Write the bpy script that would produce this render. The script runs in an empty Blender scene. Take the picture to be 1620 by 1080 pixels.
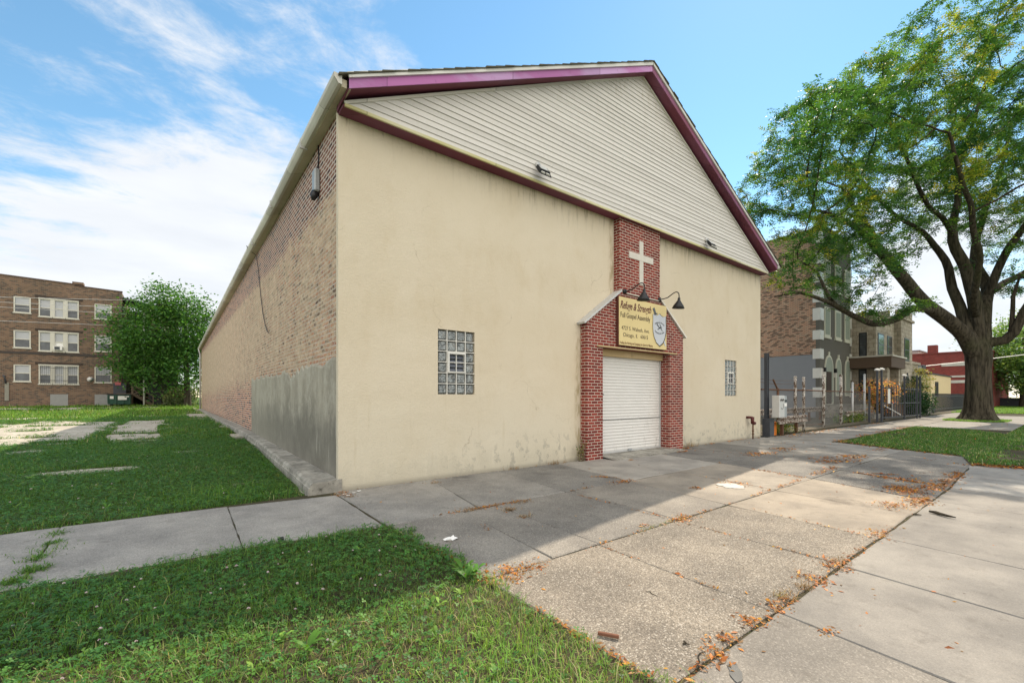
import bpy, bmesh, math, random
import numpy as np
from mathutils import Vector, Matrix, noise as mnoise
random.seed(7); np.random.seed(7)
R = math.radians
sc = bpy.context.scene
col = sc.collection
# ------------------------------------------------------------------ camera
CAM = (-2.067, -7.0, 1.46); YAW = 37.814
cd = bpy.data.cameras.new("camera"); cam = bpy.data.objects.new("camera", cd); col.objects.link(cam)
cam.location = CAM; cam.rotation_euler = (R(90), 0, R(-YAW))
cd.sensor_width = 36; cd.lens = 693.8 / 1620 * 36; cd.shift_y = 0.0537; cd.clip_start = .05; cd.clip_end = 4000
sc.camera = cam
# ------------------------------------------------------------------ light
SUN = Vector((0.862, 0.352, 1.0)).normalized()
ld = bpy.data.lights.new("sun", 'SUN'); ld.energy = 4.3; ld.angle = R(.5); ld.color = (1.0, .86, .68)
sun = bpy.data.objects.new("sun", ld); col.objects.link(sun)
sun.rotation_euler = (-SUN).to_track_quat('-Z', 'Y').to_euler(); sun.location = (20, 10, 40)
sc.view_settings.view_transform = 'Standard'; sc.view_settings.look = 'None'
sc.view_settings.exposure = 0.56; sc.view_settings.gamma = 1
SKY = 0.15; SKYV = .98; FILL_BANK = (9.9, 9.45, 8.75)
try:
    sc.cycles.use_denoising = True
    sc.cycles.max_bounces = 8; sc.cycles.transparent_max_bounces = 16
    sc.cycles.sample_clamp_indirect = 6
except Exception: pass

# pixel of the photograph -> point on a known plane (used only to read sizes of real things)
_a = R(90 - YAW); _U = (math.sin(_a), math.cos(_a)); _V = (-math.cos(_a), math.sin(_a))
def ray(px, py):
    r = (px - 810) / 693.8
    return (r*_U[0] + _U[1], r*_V[0] + _V[1], -(py - 627) / 693.8)
def onF(px, py, y):
    v = ray(px, py); t = (y - CAM[1]) / v[1]; return (CAM[0] + v[0]*t, y, CAM[2] + v[2]*t)
def onS(px, py, x):
    v = ray(px, py); t = (x - CAM[0]) / v[0]; return (x, CAM[1] + v[1]*t, CAM[2] + v[2]*t)
def onG(px, py, z=0):
    v = ray(px, py); t = (z - CAM[2]) / v[2]; return (CAM[0] + v[0]*t, CAM[1] + v[1]*t, z)
def atD(px, py, d):
    v = ray(px, py); return (CAM[0] + v[0]*d, CAM[1] + v[1]*d, CAM[2] + v[2]*d)

# ------------------------------------------------------------------ node helpers
class G:
    def __init__(s, nt): s.nt = nt; s.x = 0
    def n(s, t, **k):
        nd = s.nt.nodes.new(t); s.x += 40; nd.location = (s.x, 0)
        for a, b in k.items(): setattr(nd, a, b)
        return nd
    def put(s, sock, v):
        if isinstance(v, bpy.types.NodeSocket): s.nt.links.new(v, sock)
        else:
            if hasattr(sock, 'default_value'):
                if isinstance(v, (tuple, list)) and len(v) == 3 and sock.type == 'RGBA': v = (*v, 1)
                sock.default_value = v
    def math(s, op, a, b=None, c=None, clamp=False):
        m = s.n('ShaderNodeMath', operation=op, use_clamp=clamp)
        s.put(m.inputs[0], a)
        if b is not None: s.put(m.inputs[1], b)
        if c is not None: s.put(m.inputs[2], c)
        return m.outputs[0]
    def vec(s, op, a, b=None):
        m = s.n('ShaderNodeVectorMath', operation=op); s.put(m.inputs[0], a)
        if b is not None: s.put(m.inputs[1], b)
        return m.outputs['Value'] if op in ('DOT_PRODUCT', 'LENGTH') else m.outputs[0]
    def noise(s, vec, scale, detail=4, rough=.55, dist=0, out='Fac'):
        m = s.n('ShaderNodeTexNoise'); s.put(m.inputs['Vector'], vec)
        s.put(m.inputs['Scale'], scale); s.put(m.inputs['Detail'], detail); s.put(m.inputs['Roughness'], rough); s.put(m.inputs['Distortion'], dist)
        return m.outputs[out]
    def voro(s, vec, scale, feature='F1', out='Distance'):
        m = s.n('ShaderNodeTexVoronoi', feature=feature); s.put(m.inputs['Vector'], vec); s.put(m.inputs['Scale'], scale)
        return m.outputs[out]
    def mr(s, v, a, b, c=0, d=1, smooth=True):
        m = s.n('ShaderNodeMapRange', interpolation_type='SMOOTHSTEP' if smooth else 'LINEAR'); m.clamp = True
        for i, q in enumerate((v, a, b, c, d)): s.put(m.inputs[i], q)
        return m.outputs[0]
    def mix(s, f, a, b, mode='MIX'):
        m = s.n('ShaderNodeMix', data_type='RGBA', blend_type=mode)
        s.put(m.inputs[0], f); s.put(m.inputs[6], a); s.put(m.inputs[7], b); return m.outputs[2]
    def comb(s, x, y, z):
        m = s.n('ShaderNodeCombineXYZ'); s.put(m.inputs[0], x); s.put(m.inputs[1], y); s.put(m.inputs[2], z); return m.outputs[0]
    def sep(s, v):
        m = s.n('ShaderNodeSeparateXYZ'); s.put(m.inputs[0], v); return m.outputs
    def obj(s): return s.n('ShaderNodeTexCoord').outputs['Object']
    def attr(s, name, out='Color'):
        m = s.n('ShaderNodeAttribute', attribute_name=name); return m.outputs[out]
    def scalev(s, v, sx, sy, sz): return s.vec('MULTIPLY', v, (sx, sy, sz))
    def bump(s, h, st=.3, dist=.01):
        m = s.n('ShaderNodeBump'); s.put(m.inputs['Height'], h); m.inputs['Strength'].default_value = st; m.inputs['Distance'].default_value = dist
        return m.outputs[0]
    def out(s, color, rough=.8, metal=0, normal=None, spec=.4, **kw):
        p = s.n('ShaderNodeBsdfPrincipled'); s.put(p.inputs['Base Color'], color); s.put(p.inputs['Roughness'], rough); s.put(p.inputs['Metallic'], metal)
        p.inputs['Specular IOR Level'].default_value = spec
        if normal is not None: s.put(p.inputs['Normal'], normal)
        for k, v in kw.items(): s.put(p.inputs[k.replace('_', ' ')], v)
        o = s.n('ShaderNodeOutputMaterial'); s.nt.links.new(p.outputs[0], o.inputs[0]); return p
def newmat(name):
    m = bpy.data.materials.new(name); m.use_nodes = True; m.node_tree.nodes.clear(); return m, G(m.node_tree)

# ------------------------------------------------------------------ world: sky with clouds
w = bpy.data.worlds.new("World"); sc.world = w; w.use_nodes = True; w.node_tree.nodes.clear(); g = G(w.node_tree)
sky = g.n('ShaderNodeTexSky', sky_type='NISHITA'); sky.sun_disc = False
sky.sun_elevation = math.asin(SUN.z); sky.sun_rotation = math.atan2(SUN.x, SUN.y)
sky.altitude = 200; sky.air_density = 1.0; sky.dust_density = .05; sky.ozone_density = 2.2
d = g.n('ShaderNodeTexCoord').outputs['Generated']
sx, sy, sz = g.sep(d)
zz = g.math('ADD', g.math('MAXIMUM', sz, 0.0), .16)
pv = g.comb(g.math('DIVIDE', sx, zz), g.math('DIVIDE', sy, zz), 0.0)
rot = g.n('ShaderNodeMapping'); g.put(rot.inputs['Vector'], pv); rot.inputs['Rotation'].default_value = (0, 0, R(28)); rot.inputs['Scale'].default_value = (1.0, 1.5, 1)
n1 = g.noise(rot.outputs[0], 1.15, 9, .60, .55)
n2 = g.noise(rot.outputs[0], 5.2, 9, .68, .35)
nn = g.math('ADD', g.math('MULTIPLY', n1, .64), g.math('MULTIPLY', n2, .36))
bias = None
for (px, py, rad, wt) in [(180, 30, 15, .03), (340, 150, 15, .06), (60, 405, 15, .20), (270, 400, 12, .17), (620, 70, 9, .05), (1450, 550, 9, .16), (1300, 430, 12, .06),
                          (1560, 430, 14, .08), (60, 255, 10, -.13), (230, 290, 8, -.10), (430, 330, 8, .03), (1000, 40, 22, -.20), (1150, 190, 14, -.10), (1240, 20, 14, -.08), (830, 60, 8, -.08)]:
    b = Vector(ray(px, py)).normalized()
    f = g.mr(g.vec('DOT_PRODUCT', d, tuple(b)), math.cos(R(rad*1.25)), math.cos(R(rad*.15)), 0, wt)
    bias = f if bias is None else g.math('ADD', bias, f)
# a broad bank of unseen cloud, added behind the camera to brighten the facade
fill_bank = g.mr(g.vec('DOT_PRODUCT', d, tuple(Vector((-.42, -.86, .30)).normalized())), .05, .70, 0, 1)
cv = g.mr(g.math('ADD', g.math('ADD', nn, bias), g.math('MULTIPLY', fill_bank, .45)), .50, .70)
shade = g.noise(rot.outputs[0], 2.6, 5, .5)
cl = g.mix(shade, (3.6, 3.75, 4.0), (5.0, 5.05, 5.1))
cl = g.mix(fill_bank, cl, FILL_BANK)
hsv = g.n('ShaderNodeHueSaturation'); g.put(hsv.inputs['Color'], sky.outputs[0]); hsv.inputs['Saturation'].default_value = 1.06; hsv.inputs['Hue'].default_value = .482; hsv.inputs['Value'].default_value = SKYV
skc = g.mix(g.math('MULTIPLY', cv, .95), hsv.outputs[0], cl)
bg = g.n('ShaderNodeBackground'); g.put(bg.inputs[0], skc); bg.inputs[1].default_value = SKY
wo = g.n('ShaderNodeOutputWorld'); w.node_tree.links.new(bg.outputs[0], wo.inputs[0])

# ------------------------------------------------------------------ object helpers
WLOC = {}
def tag(o, label=None, cat=None, group=None, kind=None):
    if label: o['label'] = label
    if cat: o['category'] = cat
    if group: o['group'] = group
    if kind: o['kind'] = kind
    return o
def thing(name, label, cat, loc=(0, 0, 0), rz=0, group=None):
    o = bpy.data.objects.new(name, None); o.empty_display_size = .2; col.objects.link(o)
    o.location = loc; o.rotation_euler = (0, 0, rz); WLOC[o.name] = Vector(loc)
    return tag(o, label, cat, group)
def wloc(p): return WLOC.get(p.name, Vector((0, 0, 0))) if p else Vector((0, 0, 0))
class MB:
    def __init__(s): s.v = []; s.f = []
    def add(s, vs, fs):
        o = len(s.v); s.v += [tuple(q) for q in vs]; s.f += [tuple(i + o for i in f) for f in fs]; return s
    def box(s, x0, x1, y0, y1, z0, z1):
        return s.add([(x0,y0,z0),(x1,y0,z0),(x1,y1,z0),(x0,y1,z0),(x0,y0,z1),(x1,y0,z1),(x1,y1,z1),(x0,y1,z1)],
                     [(0,3,2,1),(4,5,6,7),(0,1,5,4),(1,2,6,5),(2,3,7,6),(3,0,4,7)])
    def obox(s, c, ax, ay, az, hx, hy, hz):
        c = Vector(c); ax = Vector(ax).normalized()*hx; ay = Vector(ay).normalized()*hy; az = Vector(az).normalized()*hz
        vs = [c+ax*i+ay*j+az*k for k in (-1, 1) for (i, j) in ((-1,-1),(1,-1),(1,1),(-1,1))]
        return s.add(vs, [(0,3,2,1),(4,5,6,7),(0,1,5,4),(1,2,6,5),(2,3,7,6),(3,0,4,7)])
    def bar(s, a, b, w, h=None, up=(0, 0, 1)):
        a = Vector(a); b = Vector(b); dr = (b-a); L = dr.length; dr.normalize(); up = Vector(up)
        if abs(dr.dot(up)) > .98: up = Vector((1, 0, 0))
        sd = dr.cross(up).normalized(); u2 = sd.cross(dr)
        return s.obox((a+b)/2, dr, sd, u2, L/2, w/2, (h or w)/2)
    def prism(s, poly, axis, a, b):
        n = len(poly)
        def P(q, t): return {'y': (q[0], t, q[1]), 'x': (t, q[0], q[1]), 'z': (q[0], q[1], t)}[axis]
        vs = [P(q, a) for q in poly] + [P(q, b) for q in poly]
        return s.add(vs, [tuple(range(n))[::-1], tuple(range(n, 2*n))] + [(i, (i+1) % n, n+(i+1) % n, n+i) for i in range(n)])
    def tube(s, path, r, n=8, cap=True):
        path = [Vector(p) for p in path]; m = len(path); rs = r if isinstance(r, (list, tuple)) else [r]*m
        vs = []; nrm = None
        for i, p in enumerate(path):
            t = (path[min(i+1, m-1)] - path[max(i-1, 0)]); t = t.normalized() if t.length > 1e-9 else Vector((0, 0, 1))
            if nrm is None:
                nrm = t.orthogonal().normalized()
            else:
                nrm = (nrm - t*nrm.dot(t)); nrm = nrm.normalized() if nrm.length > 1e-6 else t.orthogonal().normalized()
            bn = t.cross(nrm)
            vs += [p + (nrm*math.cos(2*math.pi*k/n) + bn*math.sin(2*math.pi*k/n))*rs[i] for k in range(n)]
        fs = [(i*n+k, i*n+(k+1) % n, (i+1)*n+(k+1) % n, (i+1)*n+k) for i in range(m-1) for k in range(n)]
        if cap: fs += [tuple(range(n))[::-1], tuple((m-1)*n+k for k in range(n))]
        return s.add(vs, fs)
    def build(s, name, mat, parent=None, smooth=False, bevel=0, local=False):
        off = Vector((0, 0, 0)) if local else wloc(parent)
        me = bpy.data.meshes.new(name); me.from_pydata([(x-off.x, y-off.y, z-off.z) for x, y, z in s.v], [], s.f)
        bm = bmesh.new(); bm.from_mesh(me); bmesh.ops.recalc_face_normals(bm, faces=bm.faces)
        if bevel: bmesh.ops.bevel(bm, geom=list(bm.edges), offset=bevel, segments=1, affect='EDGES', clamp_overlap=True)
        bm.to_mesh(me); bm.free()
        if smooth: me.shade_smooth()
        me.materials.append(mat)
        o = bpy.data.objects.new(name, me); col.objects.link(o)
        if parent: o.parent = parent
        WLOC[o.name] = off
        return o
def tris_np(name, V, F, mat, colors=None, parent=None, smooth=False):
    me = bpy.data.meshes.new(name); V = np.asarray(V, np.float32); F = np.asarray(F, np.int32)
    me.vertices.add(len(V)); me.vertices.foreach_set('co', V.ravel())
    k = F.shape[1]; me.loops.add(F.size); me.loops.foreach_set('vertex_index', F.ravel())
    me.polygons.add(len(F)); me.polygons.foreach_set('loop_start', np.arange(0, F.size, k, dtype=np.int32)); me.polygons.foreach_set('loop_total', np.full(len(F), k, np.int32))
    me.update(calc_edges=True)
    if colors is not None:
        at = me.color_attributes.new('col', 'FLOAT_COLOR', 'POINT')
        c4 = np.ones((len(V), 4), np.float32); c4[:, :3] = colors; at.data.foreach_set('color', c4.ravel())
    if smooth: me.shade_smooth()
    me.materials.append(mat)
    o = bpy.data.objects.new(name, me); col.objects.link(o)
    if parent: o.parent = parent
    WLOC[o.name] = Vector((0, 0, 0))
    return o
def copy_tree(o, parent=None):
    c = o.copy(); col.objects.link(c); WLOC[c.name] = WLOC.get(o.name, Vector((0, 0, 0)))
    if parent: c.parent = parent
    for ch in list(o.children): copy_tree(ch, c)
    return c
def text_mesh(name, body, mat, parent, x0, x1, zc, h, y, shear=0, bold=0.0, fit=True, arc=None, space=1.0):
    cu = bpy.data.curves.new(name, 'FONT'); cu.body = body; cu.size = 1; cu.shear = shear; cu.offset = bold; cu.extrude = .004; cu.resolution_u = 4
    cu.space_character = space
    ob = bpy.data.objects.new(name, cu); col.objects.link(ob); bpy.context.view_layer.update()
    me = bpy.data.meshes.new_from_object(ob.evaluated_get(bpy.context.evaluated_depsgraph_get()))
    bpy.data.objects.remove(ob); bpy.data.curves.remove(cu)
    co = np.zeros(len(me.vertices)*3, np.float32); me.vertices.foreach_get('co', co); co = co.reshape(-1, 3)
    mn = co.min(0); mx = co.max(0)
    u = (co[:, 0]-mn[0])/(mx[0]-mn[0]); sc_ = h/.72
    X = x0 + u*(x1-x0); Z = zc + (co[:, 1]-.36)*sc_
    if arc:   # (radius, +1 hump / -1 cup)
        xm = (x0+x1)/2; Rr, sg = arc; th = (X-xm)/Rr; rr = Rr + sg*(Z-zc)
        X = xm + rr*np.sin(th); Z = zc + sg*(rr*np.cos(th)-Rr)
    Y = y - co[:, 2]*.5
    o_ = wloc(parent)
    out = np.stack([X-o_.x, Y-o_.y, Z-o_.z], 1).astype(np.float32); me.vertices.foreach_set('co', out.ravel()); me.update()
    me.materials.clear(); me.materials.append(mat); me.name = name
    o = bpy.data.objects.new(name, me); col.objects.link(o); o.parent = parent; WLOC[o.name] = o_
    return o
# ------------------------------------------------------------------ materials
def plain(name, c, rough=.7, metal=0, var=.12, scale=6, bump=.0, spec=.4):
    m, g = newmat(name); o = g.obj(); n = g.noise(o, scale, 6, .6)
    cc = g.mix(n, tuple(max(0, q*(1-var)) for q in c), tuple(min(1, q*(1+var)) for q in c))
    g.out(cc, rough, metal, g.bump(g.noise(o, scale*8, 4), bump, .004) if bump else None, spec); return m
def brickmat(name, c1, c2, mortar, bw=.215, bh=.0677, ms=.010, smear=None, dark=None, bump=.5, var=.25, dk=.78):
    m, g = newmat(name); o = g.obj(); x, y, z = g.sep(o)
    h = g.math('ADD', x, y)
    wob = g.math('MULTIPLY', g.math('SUBTRACT', g.noise(o, 9, 3), .5), .006)
    v = g.comb(h, g.math('ADD', z, wob), 0.0)
    b = g.n('ShaderNodeTexBrick'); g.put(b.inputs['Vector'], v); b.offset = .5
    for k, q in (('Scale', 1.0), ('Mortar Size', ms), ('Mortar Smooth', .25), ('Bias', 0.0), ('Brick Width', bw), ('Row Height', bh)): g.put(b.inputs[k], q)
    # per-brick random by a cell noise on the same grid
    row = g.math('FLOOR', g.math('DIVIDE', g.math('ADD', z, wob), bh)); colm = g.math('FLOOR', g.math('ADD', g.math('DIVIDE', h, bw), g.math('MULTIPLY', g.math('SUBTRACT', 1.0, g.math('MODULO', row, 2.0)), .5)))
    wn = g.n('ShaderNodeTexWhiteNoise', noise_dimensions='2D'); g.put(wn.inputs['Vector'], g.comb(colm, row, 0.0)); rnd = wn.outputs['Value']
    cc = g.mix(g.mr(rnd, .15, .85), c1, c2)
    if dark: cc = g.mix(g.math('MULTIPLY', g.mr(rnd, dk, dk+.02), .85), cc, dark)
    big = g.noise(o, .7, 5, .6); cc = g.mix(g.mr(big, .3, .7), cc, g.mix(1.0, cc, (1-var, 1-var, 1-var), 'MULTIPLY'))
    fine = g.noise(o, 60, 4, .6); cc = g.mix(.35, cc, g.mix(fine, (.25, .25, .25), (.85, .85, .85)), 'OVERLAY')
    mo = g.mix(g.noise(o, 3, 4), mortar, tuple(q*.75 for q in mortar))
    cc = g.mix(b.outputs['Fac'], cc, mo)
    hgt = g.math('ADD', g.math('MULTIPLY', g.math('SUBTRACT', 1.0, b.outputs['Fac']), 1.0), g.math('MULTIPLY', fine, .35))
    if smear: cc, hgt = smear(g, o, cc, hgt, b.outputs['Fac'])
    g.out(cc, .9, 0, g.bump(hgt, bump, .012), .2); return m
def side_smear(g, o, cc, hgt, fac):
    x, y, z = g.sep(o)
    # crisp band of bricks under the eave, mortar-smeared buff below, cleaner red at the foot
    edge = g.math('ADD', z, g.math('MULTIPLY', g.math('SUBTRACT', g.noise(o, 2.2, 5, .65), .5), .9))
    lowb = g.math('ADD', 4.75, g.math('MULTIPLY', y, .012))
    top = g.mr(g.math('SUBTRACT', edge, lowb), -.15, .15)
    blot = g.noise(g.scalev(o, 1, .8, 2.4), 5.5, 10, .78)
    big = g.noise(o, .8, 4, .6)
    foot = g.mr(edge, 1.2, 2.4, .19, 0)
    far = g.mr(y, 3, 30, 0, .1)
    m = g.mr(g.math('ADD', g.math('SUBTRACT', blot, foot), g.math('ADD', far, g.math('MULTIPLY', g.math('SUBTRACT', big, .5), .3))), .34, .54)
    m = g.math('MULTIPLY', m, g.math('SUBTRACT', 1.0, top))
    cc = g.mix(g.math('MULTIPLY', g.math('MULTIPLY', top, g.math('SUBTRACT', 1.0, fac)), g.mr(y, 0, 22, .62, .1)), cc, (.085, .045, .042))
    m2 = g.math('MULTIPLY', m, .84)
    sm = g.mix(g.noise(o, 14, 6, .7), (.42, .325, .225), (.66, .55, .41))
    sm = g.mix(g.mr(g.noise(o, 30, 5, .7), .58, .70), sm, (.16, .12, .085)); mid = g.noise(g.scalev(o, 1, 1, 1.8), 2.6, 7, .72); sm = g.mix(1.0, sm, g.mix(g.mr(mid, .35, .65), (.78, .75, .72), (1.10, 1.09, 1.07)), 'MULTIPLY')
    cc = g.mix(m2, cc, sm)
    grime = g.mr(z, .25, .7, .5, 0); cc = g.mix(g.math('MULTIPLY', grime, g.noise(o, 4, 5)), cc, (.10, .09, .08))
    return cc, g.math('ADD', g.math('MULTIPLY', hgt, g.math('SUBTRACT', 1.0, m)), g.math('MULTIPLY', m, g.math('MULTIPLY', g.noise(o, 13, 7, .75), 1.5)))
M = {}
M['side_brick'] = brickmat('weathered_buff_brick', (.50, .235, .14), (.32, .125, .085), (.66, .59, .52), .215, .076, .013, side_smear, (.035, .022, .022), .9)
M['red_brick'] = brickmat('painted_red_brick', (.25, .042, .030), (.15, .024, .020), (.52, .43, .36), .205, .068, .009, None, None, .5, .15)
M['apt_brick'] = brickmat('brown_common_brick', (.25, .15, .095), (.15, .085, .06), (.22, .185, .145), .25, .10, .016,
    lambda g, o, cc, h, f: (g.mix(g.mr(g.noise(g.scalev(o, 1, 1, 2.5), .55, 6, .7), .5, .75), cc, (.085, .072, .062)), h), (.085, .066, .054), .6, .35, .80)
M['mix_brick'] = brickmat('mixed_common_brick', (.56, .32, .21), (.50, .38, .28), (.24, .185, .145), .23, .085, .016, None, (.15, .085, .06), .6, .25, .70)
M['far_red_brick'] = brickmat('far_red_brick', (.25, .042, .036), (.18, .032, .030), (.25, .12, .10), .23, .08, .01, None, None, .2, .15)
def stonemat(name, c, d):
    m, g = newmat(name); o = g.obj(); x, y, z = g.sep(o)
    b = g.n('ShaderNodeTexBrick'); g.put(b.inputs['Vector'], g.comb(g.math('ADD', x, y), z, 0.0)); b.offset = .4
    for k, q in (('Scale', 1.0), ('Mortar Size', .015), ('Brick Width', .75), ('Row Height', .33), ('Mortar Smooth', .3), ('Bias', 0.0)): g.put(b.inputs[k], q)
    g.put(b.inputs['Color1'], c); g.put(b.inputs['Color2'], tuple(q*.78 for q in c)); g.put(b.inputs['Mortar'], d)
    n = g.noise(o, 2.5, 7, .7); cc = g.mix(g.mr(n, .4, .75), b.outputs['Color'], g.mix(1.0, b.outputs['Color'], (.55, .52, .48), 'MULTIPLY'))
    g.out(cc, .9, 0, g.bump(g.math('ADD', n, g.math('MULTIPLY', b.outputs['Fac'], -1.0)), .6, .03), .2); return m
M['greystone'] = stonemat('rough_greystone', (.46, .41, .33), (.20, .18, .15))
# cream stucco with streaks under the soffit and flaking near the ground
m, g = newmat('cream_stucco'); o = g.obj(); x, y, z = g.sep(o)
n = g.noise(o, .55, 6, .6); cc = g.mix(g.mr(n, .3, .72), (.575, .50, .375), (.615, .545, .425))
cc = g.mix(g.math('MULTIPLY', g.mr(g.noise(g.scalev(o, 1, 1, .55), 1.6, 7, .7), .48, .72), .32), cc, (.49, .40, .26))
cc = g.mix(g.math('MULTIPLY', g.mr(g.noise(o, 2.1, 3, .5), .55, .8), .25), cc, (.62, .565, .44))
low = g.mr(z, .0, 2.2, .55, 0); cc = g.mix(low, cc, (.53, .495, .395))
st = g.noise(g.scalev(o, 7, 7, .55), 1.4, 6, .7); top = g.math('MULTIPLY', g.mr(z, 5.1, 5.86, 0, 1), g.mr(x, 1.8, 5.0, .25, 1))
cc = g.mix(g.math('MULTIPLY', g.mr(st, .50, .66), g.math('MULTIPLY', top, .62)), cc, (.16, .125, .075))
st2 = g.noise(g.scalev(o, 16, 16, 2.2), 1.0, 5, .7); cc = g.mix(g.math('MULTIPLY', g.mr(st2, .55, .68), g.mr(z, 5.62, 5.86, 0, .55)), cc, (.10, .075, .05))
dr = g.noise(g.scalev(o, 9, 9, .6), .8, 6, .7); cc = g.mix(g.math('MULTIPLY', g.mr(dr, .58, .72), g.mr(z, .9, 4.0, .22, .06)), cc, (.40, .33, .20))
# grime down both edges of the brick entrance
e1 = g.math('ADD', g.math('ABSOLUTE', g.math('SUBTRACT', x, 5.28)), g.mr(z, 2.9, 3.15, 0, 1)); e2 = g.math('ADD', g.math('ABSOLUTE', g.math('SUBTRACT', x, 6.46)), g.mr(z, 3.7, 4.0, 1, 0))
edge = g.math('MINIMUM', e1, e2)
cc = g.mix(g.math('MULTIPLY', g.mr(edge, .0, .16, 1, 0), g.mr(g.noise(g.scalev(o, 9, 9, 3), 1, 5), .40, .62, 0, .75)), cc, (.30, .24, .125))
fl = g.noise(g.scalev(o, 1.0, 1, .8), 5.5, 7, .72)
flm = g.math('MULTIPLY', g.mr(fl, .545, .575), g.math('MULTIPLY', g.mr(z, .08, .95, 1, 0), g.mr(x, 1.2, 3.8, .15, 1)))
cc = g.mix(flm, cc, g.mix(g.noise(o, 9, 3), (.30, .28, .23), (.47, .44, .36)))
sp = g.noise(g.scalev(o, 1.6, 1, .7), 11, 5, .7); cc = g.mix(g.math('MULTIPLY', g.mr(sp, .72, .74), g.math('MULTIPLY', g.mr(z, .3, .6, 1, 0), g.mr(x, 3.2, 5, 0, .9))), cc, (.035, .03, .028))
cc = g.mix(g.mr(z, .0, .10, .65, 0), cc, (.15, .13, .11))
ck = g.voro(g.vec('ADD', g.scalev(o, 1, 1, .7), g.noise(o, 1.4, 4, .6, 0, 'Color')), .55, 'DISTANCE_TO_EDGE')
cc = g.mix(g.math('MULTIPLY', g.mr(ck, .0, .006, 1, 0), g.math('MULTIPLY', g.mr(g.noise(o, .9, 3), .5, .65), .55)), cc, (.26, .21, .14))
spl = g.math('MULTIPLY', g.mr(g.math('ADD', z, g.math('MULTIPLY', g.noise(g.scalev(o, 3, 1, .5), 1.3, 7, .7), .9)), .45, .95, 1, 0), .42); cc = g.mix(spl, cc, (.40, .37, .29))
bp = g.math('ADD', g.noise(o, 38, 6, .65), g.math('MULTIPLY', g.noise(o, 2.3, 5, .6), 2.2)); bp = g.math('SUBTRACT', bp, g.math('MULTIPLY', flm, .8))
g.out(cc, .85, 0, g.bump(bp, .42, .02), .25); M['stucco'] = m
# grey cement render on the side wall
m, g = newmat('stained_cement_render'); o = g.obj(); x, y, z = g.sep(o)
st = g.noise(g.scalev(o, 1, 1.1, .5), 1.3, 8, .72); n = g.noise(o, 2.4, 8, .72)
cc = g.mix(g.mr(st, .36, .66), (.25, .228, .182), (.385, .355, .29)); cc = g.mix(g.mr(n, .42, .72), cc, (.42, .395, .33)); cc = g.mix(g.math('MULTIPLY', g.mr(g.noise(o, 7, 6, .75), .55, .7), .45), cc, (.12, .115, .10))
cc = g.mix(g.mr(g.math('ADD', z, g.math('MULTIPLY', g.math('ADD', st, n), .7)), 1.45, 2.25, .85, 0), cc, g.mix(n, (.085, .08, .068), (.24, .225, .19)))
cc = g.mix(g.mr(y, 2, 9, 0, .35), cc, (.36, .345, .27))
cc = g.mix(g.math('MULTIPLY', g.mr(g.noise(g.scalev(o, 1, 4, .35), 2.2, 5, .6), .62, .72), .6), cc, (.46, .44, .39))
g.out(cc, .9, 0, g.bump(g.math('ADD', n, g.noise(o, 40, 5)), .4, .012), .2); M['render_patch'] = m
# painted vinyl siding
m, g = newmat('white_vinyl_siding'); o = g.obj(); x, y, z = g.sep(o)
n = g.noise(g.scalev(o, .6, 1, 3), 1.2, 5); cc = g.mix(n, (.575, .55, .515), (.645, .62, .585))
cc = g.mix(g.math('MULTIPLY', g.mr(g.noise(g.scalev(o, 5, 1, 1), 2.0, 6, .7), .5, .75), g.mr(z, 7.5, 9.3, .12, .5)), cc, (.36, .31, .21))
cc = g.mix(g.math('MULTIPLY', g.mr(g.noise(o, 3.3, 7, .75), .66, .72), .4), cc, (.30, .26, .17))
bd = g.n('ShaderNodeTexWhiteNoise', noise_dimensions='1D'); g.put(bd.inputs['W'], g.math('FLOOR', g.math('DIVIDE', g.math('SUBTRACT', z, 5.83), .1045))); cc = g.mix(1.0, cc, g.mix(bd.outputs['Value'], (.90, .90, .89), (1.04, 1.04, 1.04)), 'MULTIPLY')
g.out(cc, .55, 0, None, .3); M['siding'] = m
def fade(name, c, cf, rough=.68):
    m, g = newmat(name); o = g.obj(); n = g.noise(g.scalev(o, .45, 1, 1.2), 1.3, 6, .6)
    cc = g.mix(g.mr(n, .42, .68), c, cf); cc = g.mix(g.math('MULTIPLY', g.mr(g.noise(o, 7, 6, .7), .6, .7), .35), cc, tuple(q*.5 for q in c))
    x, y, z = g.sep(o); sm = g.math('FRACT', g.math('DIVIDE', g.math('ADD', x, y), 2.44)); cc = g.mix(g.math('MULTIPLY', g.math('LESS_THAN', sm, .006), .7), cc, tuple(q*.35 for q in c))
    pn = g.n('ShaderNodeTexWhiteNoise', noise_dimensions='1D'); g.put(pn.inputs['W'], g.math('FLOOR', g.math('DIVIDE', g.math('ADD', x, y), 2.44))); cc = g.mix(1.0, cc, g.mix(pn.outputs['Value'], (.82, .82, .84), (1.1, 1.1, 1.1)), 'MULTIPLY')
    g.out(cc, rough, 0, None, .35); return m
M['purple'] = fade('faded_purple_metal', (.44, .155, .38), (.50, .31, .54))
M['maroon'] = fade('maroon_metal', (.165, .040, .062), (.18, .062, .10))
M['trimwhite'] = plain('white_painted_metal', (.62, .61, .57), .45, 0, .08)
M['gutter'] = fade('old_cream_gutter', (.58, .555, .48), (.66, .64, .58))
M['soffit'] = fade('flaking_eave_board', (.50, .44, .32), (.58, .52, .40), .8)
M['shingle'] = plain('dark_mossy_shingle', (.085, .08, .055), .95, 0, .5, 9, .6)
M['door_white'] = None
m, g = newmat('white_roller_slats'); o = g.obj(); x, y, z = g.sep(o)
cc = g.mix(g.noise(o, 1.5, 5), (.60, .585, .555), (.68, .665, .635))
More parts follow.
